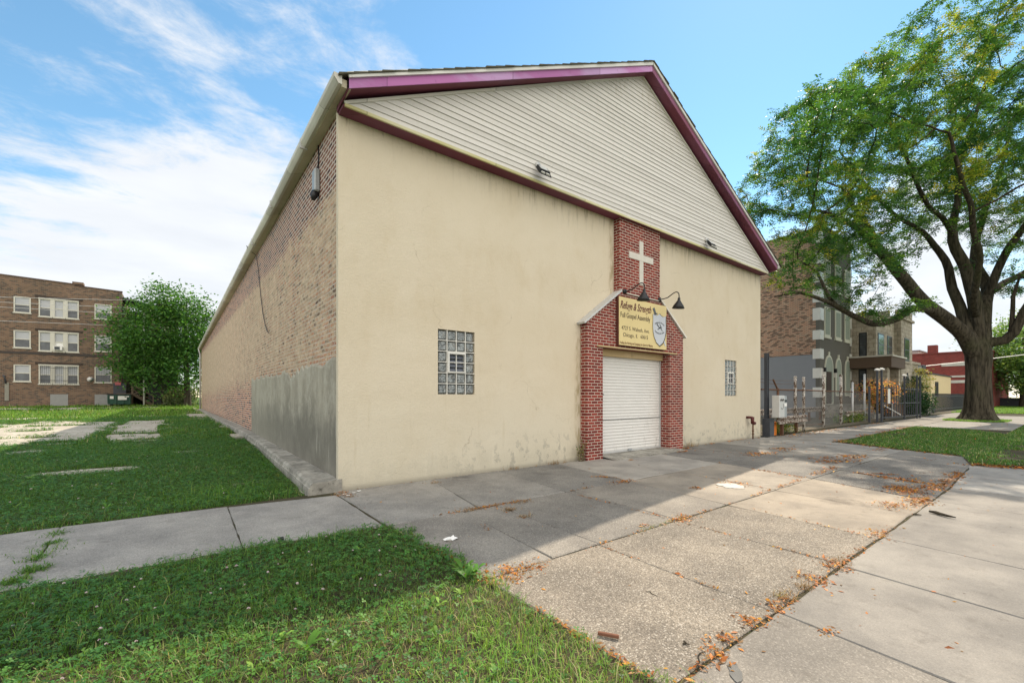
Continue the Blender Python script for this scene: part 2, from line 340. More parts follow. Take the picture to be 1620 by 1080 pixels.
cc = g.mix(g.math('MULTIPLY', g.mr(g.noise(g.scalev(o, 3, 1, 1.3), 3, 6, .7), .55, .72), g.math('ADD', g.mr(z, .1, .9, .35, 0), g.mr(x, 7.7, 8.6, 0, .45))), cc, (.17, .155, .13))
cc = g.mix(g.math('MULTIPLY', g.mr(g.noise(o, 4, 6, .7), .68, .72), .5), cc, (.34, .24, .15))
g.out(cc, .5, 0, None, .35); M['door_white'] = m
M['beam'] = fade('cream_painted_steel', (.42, .31, .155), (.48, .37, .21))
M['black'] = plain('black_metal', (.012, .013, .015), .45, 0, .2)
M['grey_metal'] = plain('grey_metal', (.33, .35, .36), .5, .3, .2)
M['alu'] = plain('light_grey_metal', (.50, .50, .49), .45, .2, .1)
M['dark_steel'] = plain('dark_painted_steel', (.055, .06, .07), .6, .2, .3, 5, .2)
M['glass_flood'] = plain('frosted_lens', (.55, .56, .56), .25, 0, .1)
M['sign_yellow'] = plain('pale_yellow_board', (.66, .535, .26), .6, 0, .07, 3)
M['sign_edge'] = plain('dark_brown_edge', (.10, .03, .022), .6)
M['ink_red'] = plain('dark_red_lettering', (.085, .010, .016), .7)
M['ink_black'] = plain('black_lettering', (.045, .032, .022), .7)
M['ink_rust'] = plain('rust_lettering', (.15, .07, .03), .7)
M['shield'] = plain('silver_grey_shield', (.50, .52, .56), .5, 0, .05)
M['ink_grey'] = plain('grey_lettering', (.10, .11, .12), .6)
M['white'] = plain('flat_white', (.74, .73, .70), .7, 0, .06)
M['crosswhite'] = plain('weathered_white_tile', (.58, .55, .49), .75, 0, .15, 9, .15)
M['cover'] = plain('worn_white_cover', (.46, .44, .40), .8, 0, .3, 14, .3)
M['red_pipe'] = plain('rusty_maroon_pipe', (.085, .018, .016), .6, .1, .4, 12, .3)
M['rust'] = plain('rusty_pipe', (.12, .062, .035), .85, .1, .5, 9, .4)
def peel(name, paint, under, lo=.46, hi=.54, scale=6):
    m, g = newmat(name); o = g.obj(); n = g.noise(g.scalev(o, 1, 1, .7), scale, 8, .75)
    cc = g.mix(g.mr(n, lo, hi), paint, g.mix(g.noise(o, 20, 4), under, tuple(q*.4 for q in under)))
    g.out(cc, .85, 0, g.bump(n, .4, .01), .2); return m
M['peel_white'] = peel('peeling_white_paint', (.46, .44, .40), (.13, .085, .055))
M['peel_grey'] = peel('peeling_grey_paint', (.44, .41, .36), (.14, .075, .045), .42, .55, 9)
M['wood'] = plain('weathered_wood', (.16, .12, .085), .9, 0, .35, 5, .3)
M['dark_wood'] = plain('dark_brown_wood', (.055, .04, .032), .9, 0, .3, 5, .3)
M['orange'] = plain('orange_plastic', (.62, .17, .012), .6)
M['green_bin'] = plain('dark_green_steel', (.022, .075, .05), .55, 0, .3, 4, .2)
M['grey_plaster'] = plain('grey_plaster', (.225, .235, .255), .9, 0, .07, 2, .15)
M['grey_facade'] = plain('olive_grey_stucco', (.118, .112, .096), .9, 0, .08, 2, .15)
M['cream_wall'] = plain('cream_plaster', (.62, .50, .30), .9, 0, .08, 1)
M['brown'] = plain('brown_painted_board', (.105, .07, .048), .8, 0, .2)
M['window_trim'] = plain('off_white_window_trim', (.56, .54, .47), .7, 0, .08)
M['green_trim'] = plain('cream_window_trim', (.60, .60, .50), .7, 0, .06)
def glassmat(name, c, c2, rough=.08):
    m, g = newmat(name); o = g.obj(); n = g.noise(o, 1.7, 4); cc = g.mix(g.mr(n, .3, .7), c, c2)
    g.out(cc, rough, 0, None, .6); return m
M['pane'] = glassmat('dark_window_pane', (.03, .035, .04), (.075, .085, .095))
M['blind'] = plain('white_window_blind', (.42, .43, .45), .6, 0, .1, 2)
M['curtain'] = plain('pale_green_curtain', (.27, .31, .26), .8, 0, .15, 2)
M['leafglass'] = None
# wavy glass block
m, g = newmat('wavy_glass_block'); o = g.obj()
n = g.noise(o, 17, 4, .65, 1.2); n2 = g.noise(o, 5.3, 3)
cc = g.mix(g.mr(n, .35, .68), (.05, .058, .06), (.34, .37, .37)); cc = g.mix(g.math('MULTIPLY', g.mr(n2, .55, .72), .5), cc, (.16, .11, .055))
g.out(cc, .12, 0, g.bump(n, .8, .02), .7); M['glass_block'] = m
M['glass_edge'] = plain('pale_glass_block_edge', (.42, .44, .42), .4, 0, .1)
M['bark'] = None
m, g = newmat('furrowed_bark'); o = g.obj()
n = g.noise(g.scalev(o, 5.5, 5.5, .8), 1.6, 8, .68); n2 = g.noise(o, .5, 4)
cc = g.mix(g.mr(n, .33, .66), (.020, .017, .012), (.085, .072, .052)); cc = g.mix(g.math('MULTIPLY', g.mr(n2, .45, .7), .45), cc, (.055, .062, .026))
g.out(cc, .95, 0, g.bump(n, 1.0, .05), .15); M['bark'] = m
def leafmat(name, tl=.4, gl=.35, bright=1.0):
    m, g = newmat(name); c = g.attr('col')
    if bright != 1: c = g.mix(1.0, c, (bright, bright, bright), 'MULTIPLY')
    p = g.n('ShaderNodeBsdfPrincipled'); g.put(p.inputs['Base Color'], c); p.inputs['Roughness'].default_value = .5; p.inputs['Specular IOR Level'].default_value = gl
    t = g.n('ShaderNodeBsdfTranslucent'); g.put(t.inputs[0], g.mix(1.0, c, (1.5, 1.45, .75), 'MULTIPLY'))
    mx = g.n('ShaderNodeMixShader'); mx.inputs[0].default_value = tl; m.node_tree.links.new(p.outputs[0], mx.inputs[1]); m.node_tree.links.new(t.outputs[0], mx.inputs[2])
    oo = g.n('ShaderNodeOutputMaterial'); m.node_tree.links.new(mx.outputs[0], oo.inputs[0]); return m
M['leaf'] = leafmat('tree_leaf', .45); M['grass'] = leafmat('grass_blade', .35, .25); M['litter'] = leafmat('fallen_leaf', .15, .2)
# ---- ground materials
def soil(name, a, b, c, sc_=3):
    m, g = newmat(name); o = g.obj(); n = g.noise(o, sc_, 8, .7); n2 = g.noise(o, sc_*9, 5, .7)
    cc = g.mix(g.mr(n, .35, .65), a, b); cc = g.mix(g.mr(n2, .5, .7), cc, c)
    g.out(cc, .95, 0, g.bump(n2, .6, .02), .1); return m
M['soil'] = soil('dark_soil', (.045, .042, .025), (.085, .068, .045), (.05, .065, .025))
M['yard'] = soil('trodden_yard_soil', (.12, .10, .075), (.20, .17, .13), (.08, .10, .04), 1.2)
M['far_grass'] = soil('distant_grass', (.055, .11, .025), (.085, .15, .035), (.12, .13, .05), 1)
# concrete slabs: tone / aggregate / warmth per slab in attribute 'col'
m, g = newmat('pavement_concrete'); o = g.obj(); c = g.attr('col'); cs = g.n('ShaderNodeSeparateColor'); g.put(cs.inputs[0], c)
tone, agg, warm = cs.outputs[0], cs.outputs[1], cs.outputs[2]
base = g.mix(warm, (1.0, .985, .95), (1.0, .875, .72)); base = g.mix(1.0, base, g.comb(tone, tone, tone), 'MULTIPLY')
n = g.noise(o, 1.1, 7, .65); base = g.mix(1.0, base, g.mix(g.mr(n, .3, .7), (.72, .72, .72), (1.16, 1.15, 1.12)), 'MULTIPLY')
n3 = g.noise(o, 5.5, 6, .7); base = g.mix(g.math('MULTIPLY', g.mr(n3, .54, .70), .5), base, g.mix(1.0, base, (.58, .56, .54), 'MULTIPLY'))
v1 = g.n('ShaderNodeTexVoronoi'); g.put(v1.inputs['Vector'], o); v1.inputs['Scale'].default_value = 112
vs = g.n('ShaderNodeSeparateColor'); g.put(vs.inputs[0], v1.outputs['Color'])
peb = g.mr(vs.outputs[0], .05, .95, .62, 1.32, False); peb = g.math('MULTIPLY', peb, g.mr(v1.outputs['Distance'], .15, .6, 1.1, .78))
v2 = g.noise(o, 140, 3, .7); sm = g.mr(v2, .25, .75, .84, 1.14)
mod = g.math('ADD', g.math('MULTIPLY', peb, agg), g.math('MULTIPLY', sm, g.math('SUBTRACT', 1.0, agg)))
base = g.mix(1.0, base, g.comb(mod, mod, mod), 'MULTIPLY')
base = g.mix(g.math('MULTIPLY', g.math('MULTIPLY', agg, .42), g.mr(vs.outputs[1], .90, .93)), base, (.58, .54, .47))
bl = g.noise(o, .75, 6, .72, .4); base = g.mix(g.math('MULTIPLY', g.mr(bl, .60, .70), .55), base, g.mix(1.0, base, (.45, .43, .41), 'MULTIPLY'))
pit = g.voro(o, 23); base = g.mix(g.mr(pit, .05, .09, .5, 0), base, (.06, .055, .05))
x, y, z = g.sep(o); ck = g.voro(g.vec('ADD', o, g.noise(o, 1.7, 5, .65, 0, 'Color')), .42, 'DISTANCE_TO_EDGE')
base = g.mix(g.math('MULTIPLY', g.mr(ck, .0, .0045, 1, 0), g.math('MULTIPLY', agg, g.mr(g.noise(o, .5, 2), .56, .66, 0, .7))), base, (.05, .045, .04))
g.out(base, .88, 0, g.bump(g.math('ADD', g.math('MULTIPLY', g.math('MULTIPLY', v1.outputs['Distance'], -1.3), agg), g.math('MULTIPLY', v2, .5)), .45, .006), .3); M['slab'] = m
m, g = newmat('old_concrete'); o = g.obj(); n = g.noise(o, 3, 8, .7)
cc = g.mix(g.mr(n, .35, .7), (.20, .19, .165), (.40, .38, .33)); cc = g.mix(g.mr(g.noise(o, 9, 6, .7), .56, .68), cc, (.09, .085, .07))
g.out(cc, .9, 0, g.bump(g.noise(o, 25, 7, .7), .6, .02), .2); M['old_concrete'] = m
m, g = newmat('street_asphalt'); o = g.obj(); n = g.noise(o, 80, 4); cc = g.mix(n, (.035, .035, .036), (.075, .074, .072)); g.out(cc, .9, 0, g.bump(n, .3, .01), .3); M['asphalt'] = m
# lot ground: bare / grass by attribute
m, g = newmat('lot_ground'); o = g.obj(); c = g.n('ShaderNodeSeparateColor'); g.put(c.inputs[0], g.attr('col'))
n = g.noise(o, 2.2, 8, .7); bare = g.mix(g.mr(n, .3, .7), (.33, .30, .25), (.50, .47, .40)); bare = g.mix(g.mr(g.noise(o, 14, 6, .7), .5, .68), bare, (.19, .165, .12))
gr = g.mix(n, (.045, .075, .02), (.075, .095, .03))
g.out(g.mix(g.mr(g.math('ADD', c.outputs[0], g.math('MULTIPLY', g.math('SUBTRACT', g.noise(o, 5, 6, .7), .5), .7)), .42, .58), gr, bare), .95, 0, g.bump(n, .5, .03), .1); M['lot'] = m
# chain link: wire diamonds with open gaps
m, g = newmat('chain_link_wire'); o = g.obj(); x, y, z = g.sep(o); h = g.math('ADD', x, g.math('MULTIPLY', y, .3))
def wire(sg):
    t = g.math('FRACT', g.math('MULTIPLY', g.math('ADD', h, g.math('MULTIPLY', z, sg)), 13.0)); return g.math('LESS_THAN', t, .17)
al = g.math('MAXIMUM', wire(1.0), wire(-1.0))
p = g.n('ShaderNodeBsdfPrincipled'); p.inputs['Base Color'].default_value = (.16, .15, .14, 1); p.inputs['Roughness'].default_value = .6; g.put(p.inputs['Alpha'], al)
oo = g.n('ShaderNodeOutputMaterial'); m.node_tree.links.new(p.outputs[0], oo.inputs[0]); M['chain'] = m
# ------------------------------------------------------------------ the church
CW = 14.7; CL = 40.3; ZS = 5.84          # width, depth, underside of gable
def eave(y): return 6.02 - max(0, y)*.0085
church = thing('church_building', 'cream gabled church hall with brick side wall, purple rake trim and roller door', 'church', (0, 0, 0))
# brick walls (left side, rear, right side), a shell with real thickness
b = MB()
def wallslab(b, x0, x1, y0, y1, z0a, z1a, z1b):  # top may slope along y
    b.add([(x0,y0,z0a),(x1,y0,z0a),(x1,y1,z0a),(x0,y1,z0a),(x0,y0,z1a),(x1,y0,z1a),(x1,y1,z1b),(x0,y1,z1b)],
          [(0,3,2,1),(4,5,6,7),(0,1,5,4),(1,2,6,5),(2,3,7,6),(3,0,4,7)])
wallslab(b, 0, .3, .05, CL, -.3, eave(0)+.1, eave(CL)+.1)
wallslab(b, CW-.3, CW-.02, .05, CL, -.3, eave(0)+.1, eave(CL)+.1)
b.box(.3, CW-.3, CL-.3, CL, -.3, 5.8)
b.prism([(.0, 5.8), (CW-.02, 5.8), (7.35, 9.3)], 'y', CL-.3, CL-.003)
b.build('brick_wall', M['side_brick'], church)
# stucco front with openings cut as separate panels
WINS = [(1.69, 2.47, 1.50, 2.67), (12.11, 12.89, 1.48, 2.65)]
b = MB()
xs = [-.03, 1.69, 2.47, 5.60, 8.98, 12.11, 12.89, CW]
def panel(x0, x1, z0, z1): b.box(x0, x1, 0, .06, z0, z1)
def grid(x0, x1, z0, z1, holes):
    X = sorted({x0, x1, *[h[0] for h in holes], *[h[1] for h in holes]}); Z = sorted({z0, z1, *[h[2] for h in holes], *[h[3] for h in holes]})
    V = []; F = []; id_ = {}
    def vid(x, y, z):
        k = (x, y, z)
        if k not in id_: id_[k] = len(V); V.append(k)
        return id_[k]
    inh = lambda x, z: any(h[0] < x < h[1] and h[2] < z < h[3] for h in holes)
    for i in range(len(X)-1):
        for j in range(len(Z)-1):
            if inh((X[i]+X[i+1])/2, (Z[j]+Z[j+1])/2): continue
            F.append(tuple(vid(x, 0.0, z) for x, z in ((X[i],Z[j]),(X[i+1],Z[j]),(X[i+1],Z[j+1]),(X[i],Z[j+1]))))
    for h in holes:
        for (xa, za, xb, zb) in ((h[0],h[2],h[1],h[2]),(h[1],h[2],h[1],h[3]),(h[1],h[3],h[0],h[3]),(h[0],h[3],h[0],h[2])):
            F.append((vid(xa,0.0,za), vid(xb,0.0,zb), vid(xb,.14,zb), vid(xa,.14,za)))
    F.append((vid(x0,0.0,z0), vid(x0,0.0,z1), vid(x0,.10,z1), vid(x0,.10,z0)))
    F.append((vid(x1,0.0,z0), vid(x1,0.0,z1), vid(x1,.3,z1), vid(x1,.3,z0)))
    return V, F
V, F = grid(-.035, CW, -.06, ZS+.05, WINS + [(5.80, 8.78, -.06, 2.70)])
b.add(V, F)
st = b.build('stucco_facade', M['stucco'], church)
# glass block windows
def glass_window(h, parent):
    x0, x1, z0, z1 = h; bw = (x1-x0)/4; bh = (z1-z0)/6
    wroot = MB().box(x0, x1, .10, .13, z0, z1).build('window', M['glass_edge'], parent)
    mj = MB()
    for i in range(1, 4): mj.box(x0+i*bw-.007, x0+i*bw+.007, .012, .099, z0, z1)
    mj.build('mortar_joint', M['trimwhite'], wroot)
    mh = MB()
    for j in range(1, 6): mh.box(x0, x1, .009, .098, z0+j*bh-.007, z0+j*bh+.007)
    mh.build('mortar_bed', M['trimwhite'], wroot)
    for i in range(4):
        for j in range(6):
            if i in (1, 2) and j in (2, 3): continue
            a, c, e, f = x0+i*bw+.010, x0+(i+1)*bw-.010, z0+j*bh+.010, z0+(j+1)*bh-.010
            q = MB(); n = 4
            q.add([(a,.085,e),(c,.085,e),(c,.085,f),(a,.085,f),(a+.02,.022,e+.02),(c-.02,.022,e+.02),(c-.02,.022,f-.02),(a+.02,.022,f-.02)],
                  [(4,5,6,7),(0,1,5,4),(1,2,6,5),(2,3,7,6),(3,0,4,7)])
            q.build('glass_block', M['glass_block'], wroot)
    a, c, e, f = x0+bw+.008, x0+3*bw-.008, z0+2*bh+.008, z0+4*bh-.008
    fr = MB()
    for bx in ((a, a+.03, e, f), (c-.02, c, e, f), (a+.03, c-.02, f-.035, f), (a+.03, c-.02, e, e+.02)): fr.box(bx[0], bx[1], -.012, .096, bx[2], bx[3])
    fr.build('vent_frame', M['trimwhite'], wroot)
    lv = MB(); H = f-.045-e-.02
    for k in range(4):
        zt = e+.02+(k+1)*H/4
        lv.add([(a+.045, .012, zt-H/4+.008), (c-.03, .012, zt-H/4+.008), (c-.03, .05, zt-.004), (a+.045, .05, zt-.004),
                (a+.045, .018, zt-H/4+.008), (c-.03, .018, zt-H/4+.008), (c-.03, .056, zt-.004), (a+.045, .056, zt-.004)], [(0,1,2,3),(7,6,5,4),(0,4,5,1),(3,2,6,7)])
    lv.build('louvre', glassmat('louvre_pane', (.05, .058, .075), (.09, .10, .125), .2), wroot)
    tag(wroot, None)
    return wroot
for h in WINS: glass_window(h, church)
# brick entrance: two piers, gable shoulders and shaft in one piece, with recessed reveals
b = MB(); PF = -.19
prof = [(5.36,-.05),(5.36,3.15),(6.54,3.98),(6.54,5.835),(8.20,5.835),(8.20,3.98),(9.32,3.15),(9.32,-.05),(8.67,-.05),(8.67,2.62),(5.91,2.62),(5.91,-.05)]
# front as quads
fr = [((5.36,-.05),(5.91,-.05),(5.91,2.62),(5.36,2.62)),((8.67,-.05),(9.32,-.05),(9.32,2.62),(8.67,2.62)),((5.36,2.62),(9.32,2.62),(9.32,3.15),(5.36,3.15)),((5.36,3.15),(9.32,3.15),(8.20,3.98),(6.54,3.98)),((6.54,3.98),(8.20,3.98),(8.20,5.835),(6.54,5.835))]
for q in fr: b.add([(x, PF, z) for x, z in q], [(0,1,2,3)])
for i in range(len(prof)):
    p, q = prof[i], prof[(i+1) % len(prof)]
    deep = .12 if i in (8, 9, 10) else .02
    b.add([(p[0],PF,p[1]),(q[0],PF,q[1]),(q[0],deep,q[1]),(p[0],deep,p[1])], [(0,1,2,3)])
b.build('brick_entrance', M['red_brick'], church)
cap = MB()
cap.bar((5.24, -.12, 3.12), (6.56, -.12, 4.035), .24, .045); cap.build('sloped_coping', M['alu'], church)
cap = MB(); cap.bar((8.18, -.12, 4.045), (9.43, -.12, 3.12), .24, .045); cap.build('sloped_coping', M['gutter'], church)
c_ = MB().box(7.30, 7.46, -.205, PF-.002, 4.30, 5.40).build('cross', M['crosswhite'], church)
MB().box(6.88, 7.88, -.209, PF-.001, 4.90, 5.06).build('cross_arm', M['crosswhite'], c_)
# roller door in the recess
b = MB(); prof = []
pitch = .077; z = .09
while z < 2.46:
    for k in range(5):
        t = k/5; prof.append((.125 - .013*math.sin(math.pi*t)**.7, z + pitch*t))
    z += pitch
pts = [(yy, zz_) for yy, zz_ in prof]
V = []; F = []
for i, (yy, zz_) in enumerate(pts): V += [(5.92, yy, zz_), (8.66, yy, zz_)]
for i in range(len(pts)-1): F.append((2*i, 2*i+1, 2*i+3, 2*i+2))
b.add(V, F)
rd = b.build('roller_door', M['door_white'], church)
MB().box(5.93, 8.65, .105, .145, .055, .10).build('bottom_bar', M['alu'], rd)
MB().box(5.93, 8.65, .104, .135, .878, .892).build('seam_rail', M['black'], rd)
for xx in (5.915, 8.625): MB().box(xx, xx+.04, .085, .16, .05, 2.46).build('guide_rail', M['alu'], rd)
MB().box(7.22, 7.36, .075, .104, .075, .115).build('padlock', M['grey_metal'], rd)
b = MB(); b.box(5.912, 8.668, .03, .2, 2.45, 2.618); b.box(5.912, 8.668, .02, .10, 2.445, 2.449); b.build('lintel_beam', M['beam'], church)
MB().box(5.70, 8.95, PF-.055, PF-.002, 2.615, 2.645).build('lintel_plate', M['beam'], church)
# threshold slab with a sloped front
b = MB(); b.add([(5.93,-.52,.006),(8.92,-.52,.006),(8.92,-.194,.045),(5.93,-.194,.045),(5.93,-.52,-.1),(8.92,-.52,-.1),(8.92,-.194,-.1)], [(0,1,2,3),(0,4,5,1),(1,5,6,2)]); b.add([(5.915,-.194,.045),(8.665,-.194,.045),(8.665,.16,.055),(5.915,.16,.055)], [(0,1,2,3)])
b.build('threshold', M['old_concrete'], church)
# gable: clapboards overlapping, clipped by the rake
gb = MB(); GY = -.27; xl, xr, za = -.02, 14.62, 9.50; xm = 7.30; z0 = ZS-.01; exp = .1045
sl = (za-z0)/(xm-xl)
def lim(z): t = (z-z0)/(za-z0); return xl+(xm-xl)*t, xr+(xm-xr)*t
z = z0; k = 0
while z < za-.01:
    z1 = min(z+exp, za); a0, c0 = lim(z); a1, c1 = lim(z1)
    cuts = [0.0]; 
    while cuts[-1] < 1: cuts.append(min(1.0, cuts[-1] + random.uniform(2.2, 4.2)/max(.5, c0-a0)))
    for t0, t1 in zip(cuts[:-1], cuts[1:]):   # separate lengths of board, slightly out of line
        jy = random.uniform(-.003, .003); jz = random.uniform(-.004, .004)
        p0, p1, q0, q1 = a0+(c0-a0)*t0, a0+(c0-a0)*t1, a1+(c1-a1)*t0, a1+(c1-a1)*t1
        gb.add([(p0, GY-.016+jy, z+jz), (p1, GY-.016+jy*.3, z+jz*.2), (q1, GY, z1+.004), (q0, GY, z1+.004)], [(0,1,2,3)])
        gb.add([(p0, GY-.016+jy, z+jz), (p1, GY-.016+jy*.3, z+jz*.2), (p1, GY+.003, z), (p0, GY+.003, z)], [(3,2,1,0)])
    z = z1; k += 1
sid = gb.build('gable_siding', M['siding'], church)
MB().box(xl, xr, GY-.032, GY+.0, z0-.035, z0+.012).build('starter_strip', fade('yellowed_trim', (.50, .46, .22), (.60, .57, .42)), sid)
gj = MB()
for s, (xa, xb) in ((1, (xl, xm)), (-1, (xr, xm))): gj.bar((xa, GY-.018, z0+.02), (xb, GY-.018, za+.02), .045, .03, (0, 1, 0))
gj.build('trim_channel', M['gutter'], sid)
MB().box(-.035, CW-.0, GY+.002, -.001, ZS-.032, ZS-.002).build('gable_soffit', M['maroon'], church)
MB().box(-.035, CW, GY+.003, .3, ZS+.051, ZS+.06).build('gable_deck', M['soffit'], church)
# rakes: fascia, soffit, white drip edge, shingles
EXL, EXR = -.055, 14.80; YF = -.53; ZE = 6.12; ZA = 9.735
def rake(side):
    xa = EXL if side < 0 else EXR; name = 'rake_fascia'; D_ = .205
    f_ = MB(); f_.add([(xa, YF, ZE-D_), (7.37, YF, ZA-D_), (7.37, YF, ZA), (xa, YF, ZE), (xa, YF+.02, ZE-D_), (7.37, YF+.02, ZA-D_), (7.37, YF+.02, ZA), (xa, YF+.02, ZE)],
        [(0,1,2,3),(4,7,6,5),(0,4,5,1),(0,3,7,4),(1,5,6,2)])
    m_ = M['purple'] if side < 0 else M['maroon_r']
    fo = f_.build(name, m_, church)
    s_ = MB(); s_.add([(xa, YF+.02, ZE-D_+.012), (7.37, YF+.02, ZA-D_+.012), (7.37, -.0, ZA-D_+.012), (xa, -.0, ZE-D_+.012),
        (xa, YF+.02, ZE-D_+.03), (7.37, YF+.02, ZA-D_+.03), (7.37, 0, ZA-D_+.03), (xa, 0, ZE-D_+.03)], [(0,1,2,3),(4,7,6,5),(0,4,5,1),(3,2,6,7),(0,3,7,4),(1,5,6,2)])
    s_.build('rake_soffit', M['maroon'], church)
    # boxed return at the eave end
    r_ = MB(); x2 = xa + (.02 if side < 0 else -.02)
    r_.add([(xa, YF, ZE-D_), (x2, YF, ZE-D_), (x2, -.0, ZE-.29), (xa, -.0, ZE-.29), (xa, YF, ZE), (x2, YF, ZE), (x2, .0, ZE), (xa, 0, ZE)], [(0,3,2,1),(4,5,6,7),(0,1,5,4),(1,2,6,5),(2,3,7,6),(3,0,4,7)])
    r_.build('eave_return', M['maroon'], church)
    if side > 0:
        MB().add([(14.70,-.27,ZS-.005),(EXR-.021,YF+.02,ZE-D_-.01),(EXR-.021,-.001,ZE-.29),(14.70,-.001,ZS-.03)],[(0,1,2,3)]).build('soffit_return', M['maroon'], church)
    d_ = MB(); sgn = 1 if side < 0 else -1
    d_.bar((xa-.0*sgn, YF-.018, ZE-.022), (7.37, YF-.018, ZA-.022), .075, .034, (0, -1, 0))
    d_.build('drip_edge', M['trimwhite'], fo)
M['maroon_r'] = fade('faded_maroon_metal', (.20, .060, .105), (.24, .095, .19))
rake(-1); rake(1)
rf = MB(); th = .035
for side in (-1, 1):
    xa = -.19 if side < 0 else 15.0; ea = ZE - .075
    n = 36
    for i in range(n):   # shingle courses with a butt edge, visible along the rake
        t0, t1 = i/n, (i+1)/n; xa0 = xa+(7.37-xa)*t0; xb0 = xa+(7.37-xa)*t1; za0 = ea+(ZA+.03-ea)*t0; zb0 = ea+(ZA+.03-ea)*t1
        yy = YF-.045-random.random()*.03
        za_b, zb_b = za0-.34, zb0-.34
        rf.add([(xa0,yy,za0+.018),(xb0,yy,zb0+.004),(xb0,CL+.3,zb0+.004-.34),(xa0,CL+.3,za0+.018-.34),(xa0,yy,za0-.012),(xb0,yy,zb0-.012),(xb0,CL+.3,zb0-.352),(xa0,CL+.3,za0-.352)],
               [(0,1,2,3),(4,7,6,5),(0,4,5,1),(1,5,6,2),(0,3,7,4),(3,2,6,7)])
rf.build('shingle_roof', M['shingle'], church)
# left eave: soffit board + gutter
b = MB(); n = 20
def eave_strip(b, x0, x1, zlo, zhi, ya, yb, wav=0):
    V = []; F = []
    for i in range(n+1):
        y = ya+(yb-ya)*i/n; dz = -.0085*max(0, y) - wav*math.sin(i*1.1)*.02
        V += [(x0,y,zlo+dz),(x1,y,zlo+dz),(x1,y,zhi+dz),(x0,y,zhi+dz)]
    for i in range(n):
        for k in range(4): F.append((i*4+k, i*4+(k+1) % 4, (i+1)*4+(k+1) % 4, (i+1)*4+k))
    F += [(0,1,2,3), tuple(n*4+k for k in (3,2,1,0))]
    b.add(V, F)
eave_strip(b, -.135, -.002, 5.925, 6.04, YF+.03, CL+.2); b.build('eave_board', M['soffit'], church)
b = MB(); eave_strip(b, CW-.015, CW+.20, 5.92, 6.05, .05, CL+.2); b.build('eave_board', M['soffit'], church)
gt = MB(); V = []; F = []
prof = [(x_+.115, z_-.10) for x_, z_ in [(-.25, 6.17), (-.25, 6.04), (-.30, 6.035), (-.325, 6.06), (-.36, 6.11), (-.365, 6.17), (-.35, 6.17), (-.30, 6.07), (-.26, 6.06), (-.26, 6.17)]]
m_ = len(prof)
for i in range(41):
    y = YF + (CL+.5-YF)*i/40; dz = -.0092*max(0, y)+math.sin(i*.9)*.008-.03*math.exp(-((y-5)/3)**2)
    V += [(px_, y, pz_+dz) for px_, pz_ in prof]
for i in range(40):
    for k in range(m_-1): F.append((i*m_+k, i*m_+k+1, (i+1)*m_+k+1, (i+1)*m_+k))
gt.add(V, F); gt.add([(x_, YF-.006, z_) for x_, z_ in ((-.135,6.07),(-.135,5.935),(-.185,5.935),(-.245,6.01),(-.25,6.072))], [(0,1,2,3,4)])
gut = gt.build('gutter', M['gutter'], church)
for yy in np.arange(1.5, CL, 3.05):
    dz = -.0092*yy
    MB().box(-.256, -.13, yy, yy+.04, 5.925+dz-.01, 6.08+dz).build('gutter_strap', M['alu'], gut)
ds = MB(); ds.tube([(-.19, CL-.3, 5.62), (-.18, CL-.3, 5.45), (-.10, CL-.3, 5.15), (-.10, CL-.3, .40)], .06, 8); ds.build('downspout', M['alu'], church, True)
MB().tube([(14.92, YF-.02, 6.04), (14.92, CL, 5.7)], .075, 8).build('gutter', M['trimwhite'], church, True)
# grey cement render over the foot of the side wall, ragged top edge
b = MB(); n = 70; V = []; F = []
for i in range(n+1):
    y = .06 + 9.36*i/n; zt = 1.93 + .012*y + .17*mnoise.noise((y*1.3, 0, 3)) + .11*mnoise.noise((y*5.3, 2, 1)) + (.10 if y < 2.5 else 0)
    V += [(-.022, y, -.1), (-.022, y, zt-.05), (-.004, y, zt), (-.004, y, -.1)]
for i in range(n):
    for k in range(3): F.append((i*4+k, i*4+k+1, (i+1)*4+k+1, (i+1)*4+k))
F.append((n*4, n*4+1, n*4+2, n*4+3)); b.add(V, F); b.build('cement_render', M['render_patch'], church)

# ------------------------------------------------------------------ fixtures on the church
SY = -.285
sign = thing('church_sign', 'pale yellow painted sign board over the roller door with a silver shield', 'sign', (7.37, SY, 3.28))
X0, X1, Z0, Z1 = 6.39, 8.36, 2.70, 3.86
MB().box(X0, X1, SY, SY+.012, Z0, Z1).build('board', M['sign_yellow'], sign)
MB().box(X0-.012, X1+.012, SY+.013, SY+.075, Z0-.012, Z1+.012).build('backing_frame', M['sign_edge'], sign)
def U(u): return X0+(X1-X0)*u
def Vv(v): return Z0+(Z1-Z0)*v
ty = SY-.001
text_mesh('heading_lettering', 'Refuge & Strength', M['ink_red'], sign, U(.02), U(.655), Vv(.845), .185, ty, .36, .014)
text_mesh('name_lettering', 'Full Gospel Assembly', M['ink_black'], sign, U(.025), U(.63), Vv(.635), .125, ty, 0, .006)
text_mesh('address_lettering', '4727 S. Wabash, Ave.', M['ink_black'], sign, U(.045), U(.61), Vv(.365), .095, ty, 0, .0)
text_mesh('city_lettering', 'Chicago,', M['ink_black'], sign, U(.075), U(.295), Vv(.225), .095, ty)
text_mesh('state_lettering', 'Il.', M['ink_black'], sign, U(.33), U(.362), Vv(.225), .095, ty)
text_mesh('postcode_lettering', '60615', M['ink_black'], sign, U(.425), U(.58), Vv(.225), .095, ty)
text_mesh('motto_lettering', 'Healing the Hurting and Equipping the Saints for Ministry', M['ink_rust'], sign, U(.012), U(.69), Vv(.055), .062, ty, 0, .004)
